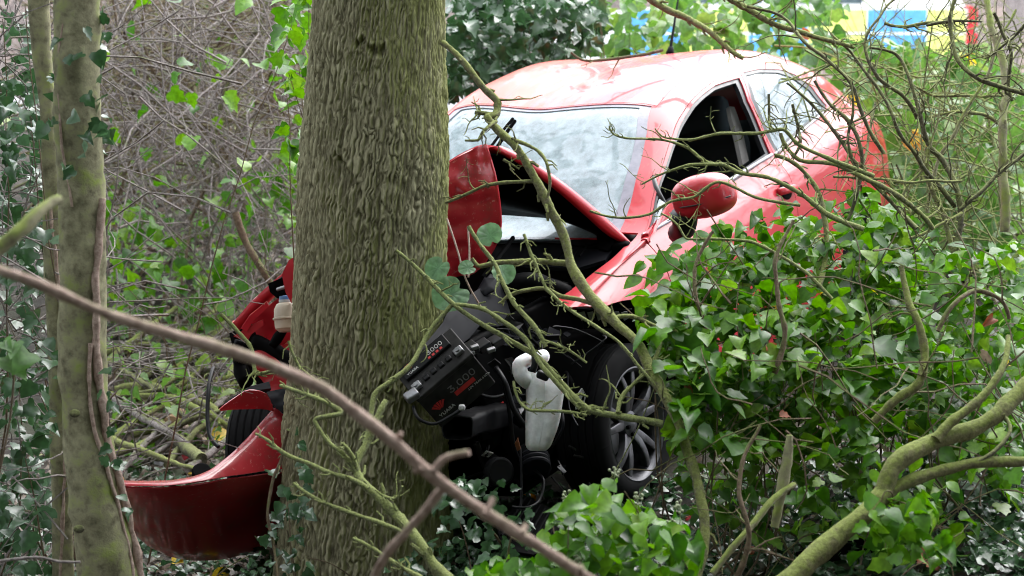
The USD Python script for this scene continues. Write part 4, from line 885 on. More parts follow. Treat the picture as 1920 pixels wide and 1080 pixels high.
def cloud(poly, n, depth, g, clump=.0, size=(.05, .08), up=.8, face=.45, side=.6):
    """Leaf places in the thicket seen within an outline; depth(px, py) gives its front, behind which it has thickness."""
    q = in_poly(poly, n, g); d0, d1 = depth(q[:, 0], q[:, 1])
    d = d0 + (d1 - d0) * g.beta(1.1, 1.5, n)
    pos = np.array([P(a, b, c) for (a, b), c in zip(q, d)])
    if clump:
        cell = meshkit.fbm(pos * 4.5, 2, 77); keep = cell > np.quantile(cell, clump); pos = pos[keep]
    m = len(pos)
    nr = g.normal(0, side, (m, 3)) + [0, 0, up] + face * (CAM - pos) / np.linalg.norm(CAM - pos, axis=1, keepdims=True)
    return pos, nr, g.uniform(*size, m), g.normal(math.pi, .9, m)

def stems(th, n, poly, depth, g, mat_, r=(.003, .006), name='stem', sway=.12, down=.9, sides=6):
    """Woody shoots from the ground up into the thicket."""
    q = in_poly(poly, n, g); d0, d1 = depth(q[:, 0], q[:, 1]); d = d0 + (d1 - d0) * g.uniform(.05, .6, n)
    for (a, b), c in zip(q, d):
        tip = P(a, b, c); base = tip + [g.normal(0, .25), g.normal(.1, .15), 0]; base[2] = gz(base[0], base[1]) - .02
        midp = tip * .5 + base * .5 + g.normal(0, sway, 3)
        p = spline(np.array([base, midp, tip]), 12); p = p + wobble(p, .02, 4, int(a) % 97)
        obj(name, tube(p, np.linspace(g.uniform(*r), .0015, 12), sides), mat_, th, smooth=True)

def limb(name, label, cat, pts, w, mat_='bark_mossy', twigs=0, g=None, tl=(.05, .25), group=None, spurs=0, wob=.012, th=None, n=None, ends=(1, .6), stem_name='stem'):
    """A branch traced through (px, py, distance); w = width in pixels of the photograph at its start and end."""
    g = g or np.random.default_rng(int(abs(pts[0][0] * 7 + pts[0][1] * 13)) + 1)
    n = n or max(14, 5 * len(pts)); n = int(max(n, min(160, np.linalg.norm(np.diff(PP(pts), axis=0), axis=1).sum() / .012))); raw = spline(PP(pts), n); p = raw + wobble(raw, wob, 6, int(pts[0][0]) % 50)
    dist = (p - CAM) @ MC[:, 2]; w = np.interp(np.linspace(0, 1, n), np.linspace(0, 1, len(w)), w) if np.ndim(w) else np.full(n, w)
    r = w / 2 / FPX * dist
    if th is None: th = thing(name, label, cat, p[0], group)
    parts = [tube(p, r, 12 if w.max() > 14 else 8, knob=.26, seed=3)]
    for k in range(spurs):
        i = g.integers(1, n - 1); u = g.normal(0, 1, 3); t = p[min(i + 1, n - 1)] - p[i - 1]; t /= np.linalg.norm(t); u -= t * (u @ t); u /= np.linalg.norm(u)
        L_ = g.uniform(.012, .04); q = np.array([p[i], p[i] + (u + t * .4) * L_ * .6, p[i] + (u * .9 + t * .9) * L_]); parts.append(tube(q, [r[i] * .6, r[i] * .45, max(r[i] * .3, .0012)], 5))
    obj(stem_name, join(parts), mat_, th, smooth=50)
    for k in range(twigs):
        i = int(g.integers(max(1, n // 8), n - 1)); u = g.normal(0, 1, 3) + view([0, -.5, 0]); t = p[min(i + 1, n - 1)] - p[i - 1]; t /= np.linalg.norm(t); u -= t * (u @ t); u /= np.linalg.norm(u)
        L_ = g.uniform(*tl); m = 9; cs = [p[i]]; dr = u * .8 + t * g.uniform(.2, .9)
        for j in range(m): dr = dr / np.linalg.norm(dr) + g.normal(0, .17, 3); cs.append(cs[-1] + dr / np.linalg.norm(dr) * L_ / m)
        cs = np.array(cs); rt = np.linspace(min(r[i] * .5, .0042), .0011, m + 1); ps = [tube(cs, rt, 5, knob=.3)]
        for s_ in range(g.integers(1, 5)):
            j = g.integers(1, m); v_ = g.normal(0, 1, 3); v_ /= np.linalg.norm(v_); l2 = L_ * g.uniform(.1, .35)
            ps.append(tube(np.array([cs[j], cs[j] + v_ * l2 * .5 + g.normal(0, .1, 3) * l2, cs[j] + v_ * l2]), [rt[j] * .7, rt[j] * .5, .0011], 4))
        obj('twig', join(ps), mat_, th, smooth=50)
    return th

G = lambda s: np.random.default_rng(s)
const = lambda a, b: (lambda x, y: (np.full(len(x), a), np.full(len(x), b)))

# ---- the big ivy thicket in front of the car's side
def d_thick(x, y):
    f = np.interp(y, [380, 480, 620, 800, 950], [6.9, 6.5, 6.1, 5.9, 5.9]); f = f + .0006 * (x - 1400)
    back = np.minimum(f + np.interp(x, [1130, 1400, 1900], [.35, .8, 1.4]), np.interp(x, [1130, 1250, 1400, 1650], [6.85, 6.9, 7.25, 8.2])); return f, back
ivy = thing('ivy_shrub', 'dense green ivy thicket standing along the side of the red car', 'shrub', (1.0, 6.4, gz(1.0, 6.4)))
A1 = [(1292, 480), (1370, 455), (1440, 455), (1500, 425), (1560, 440), (1620, 365), (1700, 400), (1790, 470), (1930, 450), (1930, 820), (1760, 850), (1600, 870), (1460, 850), (1330, 850), (1262, 800), (1245, 720), (1225, 640), (1205, 590), (1215, 555), (1250, 530)]
pos, nr, sz, sp = cloud(A1, 3300, d_thick, G(11), clump=.2, size=(.04, .085), up=1.15, face=.28); big = G(10).uniform(0, 1, len(sz)) < .09; sz = np.where(big, sz * 1.45, sz)
lv = leaves(pos, nr, sz, sp, ['ivy', 'oval', 'ivy', 'lobed'], G(12))
A2 = [(1195, 520), (1215, 450), (1300, 440), (1310, 560), (1240, 640), (1200, 600)]
pos, nr, sz, sp = cloud(A2, 46, const(6.3, 6.8), G(13), size=(.06, .09)); lv += leaves(pos, nr, sz, sp, ['ivy', 'oval'], G(14))
A4 = [(1290, 435), (1420, 392), (1560, 372), (1650, 350), (1660, 470), (1500, 480), (1380, 470), (1290, 480)]
pos, nr, sz, sp = cloud(A4, 190, lambda x, y: (d_thick(x, y)[0] - .1, d_thick(x, y)[0] + .4), G(19), clump=.25, size=(.045, .08)); lv += leaves(pos, nr, sz, sp, ['ivy', 'oval'], G(20))
A3 = [(1250, 780), (1900, 800), (1930, 1000), (1900, 1080), (1560, 1040), (1400, 1000), (1300, 950)]
pos, nr, sz, sp = cloud(A3, 900, const(5.9, 7.2), G(15), clump=.35, size=(.04, .075)); lv += leaves(pos, nr, sz, sp, ['ivy', 'oval', 'lobed'], G(16))
add_leaves(ivy, lv, 'leaf_ivy')
pos, nr, sz, sp = cloud(A1, 26, d_thick, G(27), size=(.035, .06)); 
for (v, f, t), m_ in zip(leaves(pos, nr, sz, sp, ['oval', 'lobed'], G(28), .9), ['leaf_yellow', 'leaf_rust', 'leaf_litter', 'leaf_rust'] * 7): obj('withered_leaf', (v, f), m_, ivy, smooth=True, rnd=np.full(len(v), t))
stems(ivy, 46, A1, d_thick, G(17), 'stem_brown'); stems(ivy, 24, [(1180, 480), (1560, 460), (1900, 480), (1900, 700), (1300, 700)], d_thick, G(18), 'bark_lichen', r=(.0025, .004))

# ---- low flowering ivy in front of the wheel
low_ivy = thing('ivy_shrub', 'low bright ivy bush with pale berry heads below the front wheel', 'shrub', (.35, 5.4, gz(.35, 5.4)))
B1 = [(985, 1085), (1010, 990), (1040, 960), (1075, 930), (1120, 895), (1170, 900), (1195, 950), (1240, 965), (1300, 1000), (1330, 1085)]
pos, nr, sz, sp = cloud(B1, 190, const(5.2, 5.75), G(21), size=(.05, .088), up=1.0); lv = leaves(pos, nr, sz, sp, ['ivy', 'oval', 'ivy'], G(22))
B2 = [(860, 1085), (930, 1050), (1000, 1060), (1100, 1085)]
pos, nr, sz, sp = cloud(B2, 40, const(5.2, 5.6), G(23), size=(.05, .08)); lv += leaves(pos, nr, sz, sp, ['ivy'], G(24))
add_leaves(low_ivy, lv, 'leaf_ivy')
stems(low_ivy, 14, B1, const(5.3, 5.6), G(25), 'stem_brown', r=(.003, .005))
for k, (a, b) in enumerate([(1152, 888), (1065, 932), (1276, 950), (1118, 1010), (1088, 1045), (1030, 1040), (1010, 1060), (1255, 985), (1195, 935)]):
    c = P(a, b, 5.35); parts = []
    for j in range(9):
        u = G(100 + k * 10 + j).normal(0, 1, 3); u /= np.linalg.norm(u); s = trimesh.creation.icosphere(1, .0042); parts += [(np.array(s.vertices) + c + u * .017, np.array(s.faces)), tube(np.array([c, c + u * .016]), .0009, 4)]
    parts.append(tube(np.array([c, c + [0, .02, -.07]]), .0014, 5)); obj('berry_head', join(parts), 'berry', low_ivy, smooth=True)

# ---- sprig hanging off the big limb at the right
sprig = thing('ivy_spray', 'dark ivy spray hanging from the thick mossy limb', 'plant', P(1640, 935, 5.35))
C1 = [(1610, 925), (1660, 935), (1735, 925), (1760, 980), (1790, 1040), (1730, 1040), (1670, 1060), (1630, 1010)]
pos, nr, sz, sp = cloud(C1, 85, const(5.2, 5.55), G(31), size=(.04, .075), up=.4); add_leaves(sprig, leaves(pos, nr, sz, sp, ['ivy', 'lobed'], G(32)), 'leaf_ivy')
for k in range(9): 
    g = G(330 + k); e = P(g.uniform(1640, 1790), g.uniform(960, 1050), 5.3); obj('stem', tube(spline(np.array([P(1635 + 6 * k, 935, 5.4), (P(1680, 950, 5.35) + e) / 2 + g.normal(0, .03, 3), e]), 10), np.linspace(.003, .0013, 10), 5), 'stem_brown', sprig, smooth=True)

# ---- bramble shoot with three large leaves in front of the trunk
def crinkled(c, n, size, spin, seed):
    """Toothed, pleated leaf with sunken veins."""
    g = G(seed); th_ = np.linspace(-math.pi, math.pi, 73); R = .5 * (1 + .10 * np.cos(th_)) * (1 - .42 * np.exp(-(np.abs(np.abs(th_) - math.pi) / .28) ** 2)) * (1 + .045 * np.abs(((th_ * 9 / math.pi) % 1) - .5)); rr2 = np.linspace(0, 1, 10)
    rws = []
    for q in rr2:
        x, y = R * q * np.sin(th_), R * q * np.cos(th_) + .38; z = .030 * np.abs(np.sin(th_ * 4.5 + .3)) * q - .05 * np.abs(x) * 0 + .16 * np.abs(x) - .25 * (y - .35) ** 2 + .02 * np.sin(9 * x + seed)
        rws.append(np.stack([x, y, z], 1))
    V, F = loft(rws); return (V * size) @ orient(np.array([n], float), np.array([spin]))[0] + c, F
bram = thing('bramble_shoot', 'thin bramble shoot with large crinkled leaves beside the trunk', 'plant', P(905, 560, 6.45))
for k, (a, b, s_, nn, spn) in enumerate([(833, 500, .085, (-.2, -.8, .5), 2.6), (868, 548, .125, (.1, -.8, .5), 2.2), (925, 470, .085, (-.1, -.85, .4), .4), (934, 505, .085, (.3, -.7, .5), 3.4), (890, 512, .06, (0, -.7, .7), 1.8)]):
    v, f = crinkled(P(a, b - 12, 6.42), nn, s_, spn, 41 + k); obj('leaf', (v, f), 'leaf_bramble', bram, smooth=True, rnd=np.linspace(.1, .7, len(v)))
for p_ in ([(838, 410, 6.5), (858, 470, 6.47), (872, 520, 6.45), (905, 580, 6.45)], [(877, 425, 6.5), (880, 480, 6.48), (878, 520, 6.45)]): obj('stem', tube(spline(PP(p_), 14), .0035, 6), 'bark_brown', bram, smooth=True)

# ---- the long blurred branch across the foreground
fb = limb('branch', 'long bare brown branch crossing low in front of the trunk', 'branch', [(-40, 495, 3.3), (60, 530, 3.32), (130, 560, 3.35), (250, 600, 3.38), (400, 648, 3.4), (520, 690, 3.42), (620, 740, 3.45), (700, 800, 3.45), (780, 870, 3.46), (850, 922, 3.48), (960, 992, 3.5), (1050, 1050, 3.52), (1140, 1105, 3.55)], [21, 22, 22, 23, 23, 22, 21, 20], 'bark_brown', n=70, wob=.006)
limb('', '', '', [(812, 885, 3.46), (832, 862, 3.46), (855, 853, 3.45), (880, 849, 3.44)], [15, 13, 12], 'bark_brown', th=fb, stem_name='side_stem', wob=.002)
limb('', '', '', [(832, 915, 3.48), (800, 955, 3.5), (760, 1000, 3.52), (725, 1040, 3.55), (700, 1085, 3.6)], [17, 16, 15], 'bark_brown', th=fb, stem_name='side_stem', wob=.004)
for a, b, c, d in ((778, 884, 790, 876), (925, 935, 910, 965), (985, 985, 980, 1000), (745, 825, 752, 812), (1085, 1080, 1090, 1062)):
    limb('', '', '', [(a, b, 3.47), (c, d, 3.45)], [13, 10], 'bark_brown', th=fb, stem_name='bud', wob=0)
limb('branch', 'blurred yellowish branch end at the left edge', 'branch', [(-30, 480, 3.9), (10, 455, 3.9), (45, 425, 3.92), (75, 395, 3.95), (110, 372, 4.0)], [30, 26, 18], 'bark_slim', wob=.003)

# ---- mossy branch from the trunk's top edge down across the bonnet
mb_ = limb('branch', 'slim mossy branch crossing the folded bonnet and cowl', 'branch', [(828, 78, 6.35), (868, 116, 6.32), (905, 165, 6.3), (933, 197, 6.3), (930, 216, 6.28), (914, 220, 6.26), (930, 240, 6.25), (965, 275, 6.22), (1000, 330, 6.2), (1028, 385, 6.2), (1055, 440, 6.2), (1068, 492, 6.18), (1100, 545, 6.15), (1150, 600, 6.1), (1198, 648, 6.05), (1222, 700, 6.0), (1255, 760, 5.95), (1288, 840, 5.9), (1312, 920, 5.85), (1322, 1000, 5.8), (1300, 1090, 5.75)], [11, 13, 15, 16, 17, 19, 20, 20, 20, 19, 18, 20], 'bark_mossy', n=90, spurs=16, wob=.006, twigs=7)
for pts_, w_ in ([[(1066, 493, 6.2), (1030, 490, 6.22), (985, 489, 6.25), (940, 492, 6.28), (900, 500, 6.3), (885, 485, 6.3)], [13, 11, 7]], [[(1140, 590, 6.12), (1110, 570, 6.14), (1060, 555, 6.2), (1025, 540, 6.22), (990, 545, 6.25), (950, 560, 6.28), (943, 570, 6.28)], [9, 8, 7]],
                 [[(955, 262, 6.25), (985, 270, 6.2), (1012, 285, 6.18), (1028, 310, 6.15), (1033, 340, 6.14), (1026, 370, 6.14)], [8, 7, 5]], [[(930, 228, 6.26), (905, 245, 6.2), (893, 262, 6.2), (870, 262, 6.2)], [8, 6, 4]],
                 [[(1150, 600, 6.1), (1180, 592, 6.1), (1230, 610, 6.1), (1260, 625, 6.12)], [10, 8, 6]], [[(1005, 340, 6.2), (960, 342, 6.22), (918, 345, 6.25), (880, 360, 6.28), (835, 380, 6.3)], [7, 7, 5]],
                 [[(930, 216, 6.27), (905, 212, 6.28), (890, 211, 6.28)], [10, 7]], [[(945, 300, 6.2), (975, 320, 6.2)], [6, 3]]):
    limb('', '', '', pts_, w_, 'bark_mossy', th=mb_, stem_name='side_stem', spurs=5, twigs=2, tl=(.04, .12))

# ---- lichen-grey twigs across the engine bay and trunk
lt = limb('branch', 'lichen covered twiggy branch crossing the battery and wheel', 'branch', [(742, 470, 6.2), (780, 500, 6.18), (820, 540, 6.15), (850, 568, 6.12), (905, 608, 6.1), (960, 640, 6.08), (1005, 668, 6.05), (1040, 705, 6.03), (1075, 745, 6.0), (1110, 770, 5.98), (1160, 778, 5.97), (1245, 796, 5.95)], [6, 8, 9, 9, 10, 11, 14, 14, 13], 'bark_lichen', n=60, spurs=26, twigs=5, tl=(.05, .16), wob=.008)
for pts_, w_ in ([[(845, 575, 6.12), (900, 580, 6.1), (950, 605, 6.06), (990, 640, 6.05), (1020, 690, 6.02), (1060, 740, 6.0), (1090, 770, 5.98)], [8, 9, 10, 9]], [[(878, 425, 6.2), (900, 460, 6.18), (930, 500, 6.15), (945, 535, 6.12), (960, 565, 6.1), (1000, 610, 6.06), (1025, 650, 6.04)], [7, 8, 9, 9]],
                 [[(980, 440, 6.2), (995, 480, 6.18), (1012, 520, 6.16), (1025, 545, 6.14)], [6, 7, 5]], [[(1025, 545, 6.1), (1080, 590, 6.05), (1120, 615, 6.02), (1155, 640, 6.0), (1190, 680, 5.98), (1230, 725, 5.96)], [7, 7, 6]],
                 [[(1155, 778, 5.96), (1165, 745, 6.0), (1185, 720, 6.02), (1215, 688, 6.05), (1240, 640, 6.1)], [9, 8, 8, 8]], [[(963, 715, 6.02), (970, 745, 6.0), (1000, 770, 5.98), (1060, 772, 5.98), (1100, 778, 5.97)], [5, 6, 6]],
                 [[(845, 575, 6.12), (800, 630, 6.1), (770, 680, 6.05), (735, 715, 6.02), (700, 740, 6.0), (690, 790, 5.96), (680, 830, 5.92)], [8, 9, 10, 10]], [[(1100, 680, 6.0), (1060, 655, 6.02), (1020, 640, 6.05)], [4, 5, 5]]):
    limb('', '', '', pts_, w_, 'bark_lichen', th=lt, stem_name='side_stem', spurs=12, twigs=2, tl=(.04, .12))
lb = limb('branch', 'pale lichen branch rising from the ground in front of the trunk', 'branch', [(845, 1090, 5.5), (815, 1060, 5.52), (780, 1010, 5.55), (740, 965, 5.6), (705, 930, 5.62), (672, 895, 5.65), (668, 870, 5.67), (690, 830, 5.7), (705, 790, 5.72), (725, 750, 5.75)], [24, 23, 20, 18, 16, 15, 14, 11], 'bark_lichen', n=50, spurs=14, wob=.005)
for pts_, w_ in ([[(668, 892, 5.65), (640, 850, 5.65), (620, 835, 5.66), (590, 790, 5.68), (640, 775, 5.7), (600, 750, 5.72), (560, 735, 5.75), (525, 722, 5.8)], [9, 9, 9, 7]], [[(690, 915, 5.6), (650, 895, 5.62), (610, 885, 5.65), (570, 868, 5.68), (530, 850, 5.7), (500, 825, 5.72), (482, 812, 5.75)], [10, 9, 8, 5]],
                 [[(770, 1005, 5.55), (720, 985, 5.55), (670, 968, 5.58), (620, 950, 5.6), (575, 930, 5.62), (548, 912, 5.65)], [9, 9, 8, 6]], [[(790, 1085, 5.45), (740, 1055, 5.48), (700, 1030, 5.5), (662, 1012, 5.52)], [10, 8, 6]], [[(700, 925, 5.62), (735, 940, 5.6), (752, 915, 5.58)], [6, 4]],
                 [[(672, 895, 5.66), (655, 850, 5.64), (640, 830, 5.63)], [9, 7]], [[(540, 640, 5.9), (560, 690, 5.9), (600, 720, 5.9), (640, 755, 5.88)], [5, 5, 4]]):
    limb('', '', '', pts_, w_, 'bark_lichen', th=lb, stem_name='side_stem', spurs=10, twigs=2, tl=(.03, .10))
limb('branch', 'thin lichen twig in front of the torn far wing', 'branch', [(415, 590, 6.6), (440, 620, 6.6), (470, 655, 6.58), (480, 700, 6.55), (530, 690, 6.5), (560, 700, 6.5)], [7, 8, 6], 'bark_lichen', spurs=8, twigs=4)
limb('branch', 'thin dead vine hanging down the side of the trunk', 'branch', [(540, 805, 6.35), (528, 860, 6.4), (512, 900, 6.4), (505, 960, 6.38), (512, 1010, 6.36), (520, 1090, 6.3)], [6, 6, 5], 'stem_brown', spurs=3)

# ---- twigs that reach across the car's windows and door
for lab, pts_, w_, tw in (('thorny twig reaching over the windscreen edge and open window', [(1620, 430, 6.6), (1560, 405, 6.62), (1500, 362, 6.64), (1440, 332, 6.66), (1390, 324, 6.68), (1350, 307, 6.7), (1305, 308, 6.72), (1255, 322, 6.74), (1202, 347, 6.76)], [14, 12, 10, 9, 7, 4], 9),
                          ('thin twig crossing the open car window at mid height', [(1640, 330, 6.7), (1560, 300, 6.72), (1495, 270, 6.72), (1465, 243, 6.72), (1420, 249, 6.74), (1350, 250, 6.76), (1290, 262, 6.78), (1247, 258, 6.8), (1226, 240, 6.8)], [11, 9, 8, 6, 4], 6),
                          ('bent twig in front of the windscreen pillar', [(1345, 310, 6.72), (1318, 300, 6.74), (1290, 278, 6.76), (1230, 261, 6.78), (1190, 260, 6.8), (1152, 250, 6.8), (1144, 234, 6.8)], [7, 7, 6, 4], 3),
                          ('twig passing in front of the wing mirror', [(1500, 385, 6.6), (1420, 370, 6.62), (1350, 340, 6.64), (1300, 370, 6.66), (1262, 378, 6.68), (1215, 403, 6.7), (1160, 410, 6.7), (1105, 396, 6.7)], [8, 7, 7, 5], 5),
                          ('curved twig below the wing mirror', [(1560, 560, 6.3), (1480, 490, 6.35), (1400, 452, 6.4), (1330, 449, 6.45), (1290, 447, 6.5), (1270, 420, 6.52), (1240, 400, 6.55)], [9, 8, 6, 5], 3)):
    limb('hawthorn_twig', lab, 'twig', pts_, [.78 * q for q in w_], 'bark_lichen', twigs=tw, tl=(.05, .16), spurs=14, wob=.006)

# ---- thick limbs at the right
rl = limb('fallen_limb', 'thick mossy forked limb leaning up at the bottom right', 'branch', [(1455, 1110, 5.2), (1510, 1060, 5.25), (1560, 1015, 5.3), (1610, 970, 5.35), (1650, 930, 5.4), (1672, 880, 5.42), (1700, 852, 5.45), (1750, 826, 5.5), (1820, 806, 5.55), (1870, 775, 5.6), (1940, 705, 5.7)], [42, 40, 38, 36, 34, 32, 31, 30, 29, 30], 'bark_limb', n=60, wob=.006, spurs=4)
limb('', '', '', [(1640, 940, 5.38), (1680, 915, 5.42), (1740, 888, 5.45), (1830, 868, 5.5), (1945, 866, 5.55)], [24, 22, 21, 20], 'bark_limb', th=rl, stem_name='side_stem', n=30, wob=.005)
limb('', '', '', [(1755, 822, 5.48), (1785, 790, 5.5), (1820, 765, 5.52), (1850, 735, 5.55), (1880, 690, 5.6), (1890, 630, 5.7)], [20, 17, 14, 9], 'bark_limb', th=rl, stem_name='side_stem', wob=.006)
limb('', '', '', [(1870, 770, 5.6), (1895, 800, 5.55), (1860, 850, 5.5), (1815, 870, 5.48)], [7, 8, 7], 'bark_dark', th=rl, stem_name='side_stem')
limb('branch_stub', 'broken pale branch stub hanging in the ivy', 'branch', [(1480, 815, 5.75), (1478, 850, 5.75), (1470, 900, 5.75), (1460, 950, 5.75), (1452, 988, 5.75)], [12, 19, 20, 19, 16], 'bark_slim', wob=.004)
limb('branch', 'mossy bough curving through the ivy thicket', 'branch', [(1640, 790, 5.95), (1680, 750, 5.95), (1725, 715, 5.95), (1735, 660, 5.98), (1722, 605, 6.0), (1700, 560, 6.05), (1690, 500, 6.1)], [15, 17, 16, 13, 10], 'bark_limb', wob=.006, twigs=3)
limb('branch', 'grey fallen stick at the foot of the ivy', 'branch', [(1335, 1075, 5.6), (1370, 1030, 5.62), (1410, 985, 5.65), (1452, 935, 5.7), (1490, 910, 5.75)], [13, 13, 11], 'bark_slim', wob=.004)
limb('branch', 'smooth bent stem rising to the right through the ivy', 'branch', [(1760, 620, 6.1), (1800, 560, 6.15), (1830, 545, 6.2), (1870, 560, 6.2), (1890, 600, 6.2)], [9, 9, 7], 'stem_brown')
for k, (a, b, c_) in enumerate([(1380, 1090, 5.6), (1300, 720, 6.2), (1445, 700, 6.1)]):
    limb('woody_plant', ['twisted brown stem standing in front of the ivy foot', 'upright brown stem beside the front wheel', 'thin brown stem in the middle of the ivy thicket'][k], 'plant', [(a, b, c_), (a + 22, b - 90, c_), (a + 5, b - 190, c_ + .05), (a + 40, b - 290, c_ + .1)], [11, 9, 6], 'stem_brown', twigs=4, wob=.02)

# ---- the bare thorn bush behind, top right
tb_ = thing('thorn_bush', 'bare tangled thorn bush at the upper right behind the car', 'bush', (P(1790, 540, 7.6)[0], P(1790, 540, 7.6)[1], gz(*P(1790, 540, 7.6)[:2])))
T_ = [([(1785, 560, 7.3), (1792, 480, 7.3), (1800, 400, 7.32), (1790, 340, 7.35), (1770, 300, 7.38), (1740, 270, 7.4), (1727, 220, 7.42), (1715, 165, 7.45), (1680, 100, 7.5), (1630, 88, 7.5)], [17, 15, 14, 12, 9, 6], 'bark_dark'),
      ([(1797, 400, 7.3), (1830, 370, 7.3), (1870, 330, 7.32), (1925, 290, 7.35)], [11, 10, 9], 'bark_dark'),
      ([(1790, 390, 7.35), (1765, 350, 7.3), (1720, 290, 7.28), (1690, 255, 7.25), (1650, 170, 7.3), (1610, 120, 7.35), (1560, 60, 7.4)], [12, 10, 8, 6], 'bark_dark'),
      ([(1740, 275, 7.4), (1745, 330, 7.38), (1770, 410, 7.36), (1788, 480, 7.3)], [11, 12, 12], 'bark_mossy'),
      ([(1725, 225, 7.4), (1690, 180, 7.38), (1640, 140, 7.38), (1625, 90, 7.4), (1650, 30, 7.45), (1700, -10, 7.5)], [10, 9, 7, 5], 'bark_dark'),
      ([(1788, -20, 7.2), (1782, 40, 7.2), (1790, 90, 7.18), (1805, 125, 7.15), (1840, 148, 7.12), (1880, 160, 7.1), (1935, 175, 7.1)], [10, 11, 12, 12, 11], 'bark_dark'),
      ([(1740, 45, 7.3), (1790, 40, 7.25), (1840, 40, 7.3)], [8, 7, 5], 'bark_dark'), ([(1660, 48, 7.3), (1700, 56, 7.3), (1745, 44, 7.3), (1790, 38, 7.28)], [7, 9, 8], 'bark_mossy'),
      ([(1862, 25, 7.2), (1880, 60, 7.22), (1892, 100, 7.22), (1888, 150, 7.25), (1898, 190, 7.25)], [9, 9, 8], 'bark_dark'), ([(1925, 45, 7.1), (1890, 85, 7.15), (1850, 110, 7.2)], [8, 7, 4], 'bark_dark'),
      ([(1885, 430, 7.9), (1882, 340, 7.9), (1880, 260, 7.92), (1886, 190, 7.95), (1880, 120, 8.0), (1850, 20, 8.1), (1840, -40, 8.2)], [24, 20, 18, 14], 'bark_slim'),
      ([(1870, 225, 7.9), (1840, 212, 7.9), (1790, 212, 7.85), (1740, 215, 7.85)], [9, 9, 6], 'bark_mossy'), ([(1660, 290, 7.0), (1630, 230, 7.0), (1600, 170, 7.0), (1560, 120, 7.05), (1520, 85, 7.1), (1480, 40, 7.2), (1400, 12, 7.3)], [10, 9, 8, 7], 'bark_dark'),
      ([(1475, 158, 7.1), (1530, 200, 7.08), (1560, 240, 7.05), (1590, 290, 7.0), (1610, 320, 6.95), (1660, 370, 6.9), (1720, 430, 6.85)], [6, 9, 10, 10], 'bark_dark'),
      ([(1530, 150, 7.0), (1560, 200, 6.98), (1600, 240, 6.95), (1618, 300, 6.92), (1600, 380, 6.9), (1580, 420, 6.9)], [7, 10, 10, 9], 'bark_dark'),
      ([(1595, 150, 6.9), (1598, 210, 6.9), (1590, 260, 6.9), (1616, 330, 6.9)], [5, 7, 7], 'bark_dark'), ([(1640, 190, 7.2), (1630, 260, 7.1), (1618, 330, 7.0)], [6, 6], 'bark_dark'),
      ([(1485, 195, 6.9), (1493, 240, 6.9), (1498, 270, 6.85), (1488, 300, 6.85)], [7, 8, 6], 'bark_dark'), ([(1438, 175, 6.9), (1442, 210, 6.9), (1444, 248, 6.85)], [6, 6], 'bark_dark'),
      ([(1465, 245, 6.85), (1478, 275, 6.85), (1500, 300, 6.85), (1560, 310, 6.85), (1620, 340, 6.85), (1690, 370, 6.9), (1750, 430, 6.95)], [9, 10, 12, 13, 12], 'bark_mossy'),
      ([(1450, 290, 6.8), (1510, 320, 6.8), (1545, 390, 6.75), (1550, 460, 6.7), (1540, 540, 6.6)], [9, 11, 13, 14], 'bark_mossy'),
      ([(1800, 400, 7.25), (1760, 420, 7.2), (1700, 445, 7.15), (1640, 420, 7.1), (1600, 350, 7.05)], [8, 8, 7, 5], 'bark_mossy'),
      ([(1720, 165, 7.6), (1760, 180, 7.6), (1830, 178, 7.6), (1880, 180, 7.6)], [6, 7, 5], 'bark_mossy'), ([(1560, 330, 6.9), (1640, 335, 6.95), (1720, 345, 7.0), (1800, 340, 7.05)], [5, 7, 6], 'bark_mossy'),
      ([(1740, 400, 7.5), (1760, 300, 7.5), (1810, 220, 7.5), (1860, 120, 7.5), (1905, 20, 7.55)], [9, 8, 6], 'bark_slim'), ([(1700, 470, 7.4), (1690, 380, 7.4), (1735, 300, 7.4), (1760, 200, 7.4)], [8, 7, 5], 'bark_slim')]
for k, (pts_, w_, m_) in enumerate(T_): limb('', '', '', pts_, [.78 * q for q in w_], m_, th=tb_, spurs=10, twigs=5, tl=(.06, .28), wob=.018, n=max(18, 5 * len(pts_)), g=G(500 + k))
tt = limb('branch', 'mossy branch hanging over the car roof from above', 'branch', [(1190, -30, 8.4), (1240, 12, 8.4), (1290, 35, 8.4), (1330, 60, 8.35), (1370, 95, 8.3), (1395, 108, 8.28)], [13, 13, 11, 8], 'bark_mossy', twigs=6, spurs=8)
limb('branch', 'dark mossy branch above the rear of the car roof', 'branch', [(1330, -30, 7.4), (1380, 5, 7.4), (1420, 28, 7.4), (1470, 50, 7.4), (1540, 70, 7.35), (1600, 90, 7.35)], [11, 12, 10, 7], 'bark_mossy', twigs=7, spurs=8)
limb('branch', 'thin dead stick lying over the roof edge', 'branch', [(1240, 92, 8.6), (1200, 103, 8.55), (1150, 110, 8.5), (1100, 112, 8.45), (1072, 98, 8.45)], [6, 6, 4], 'stem_brown', twigs=3)

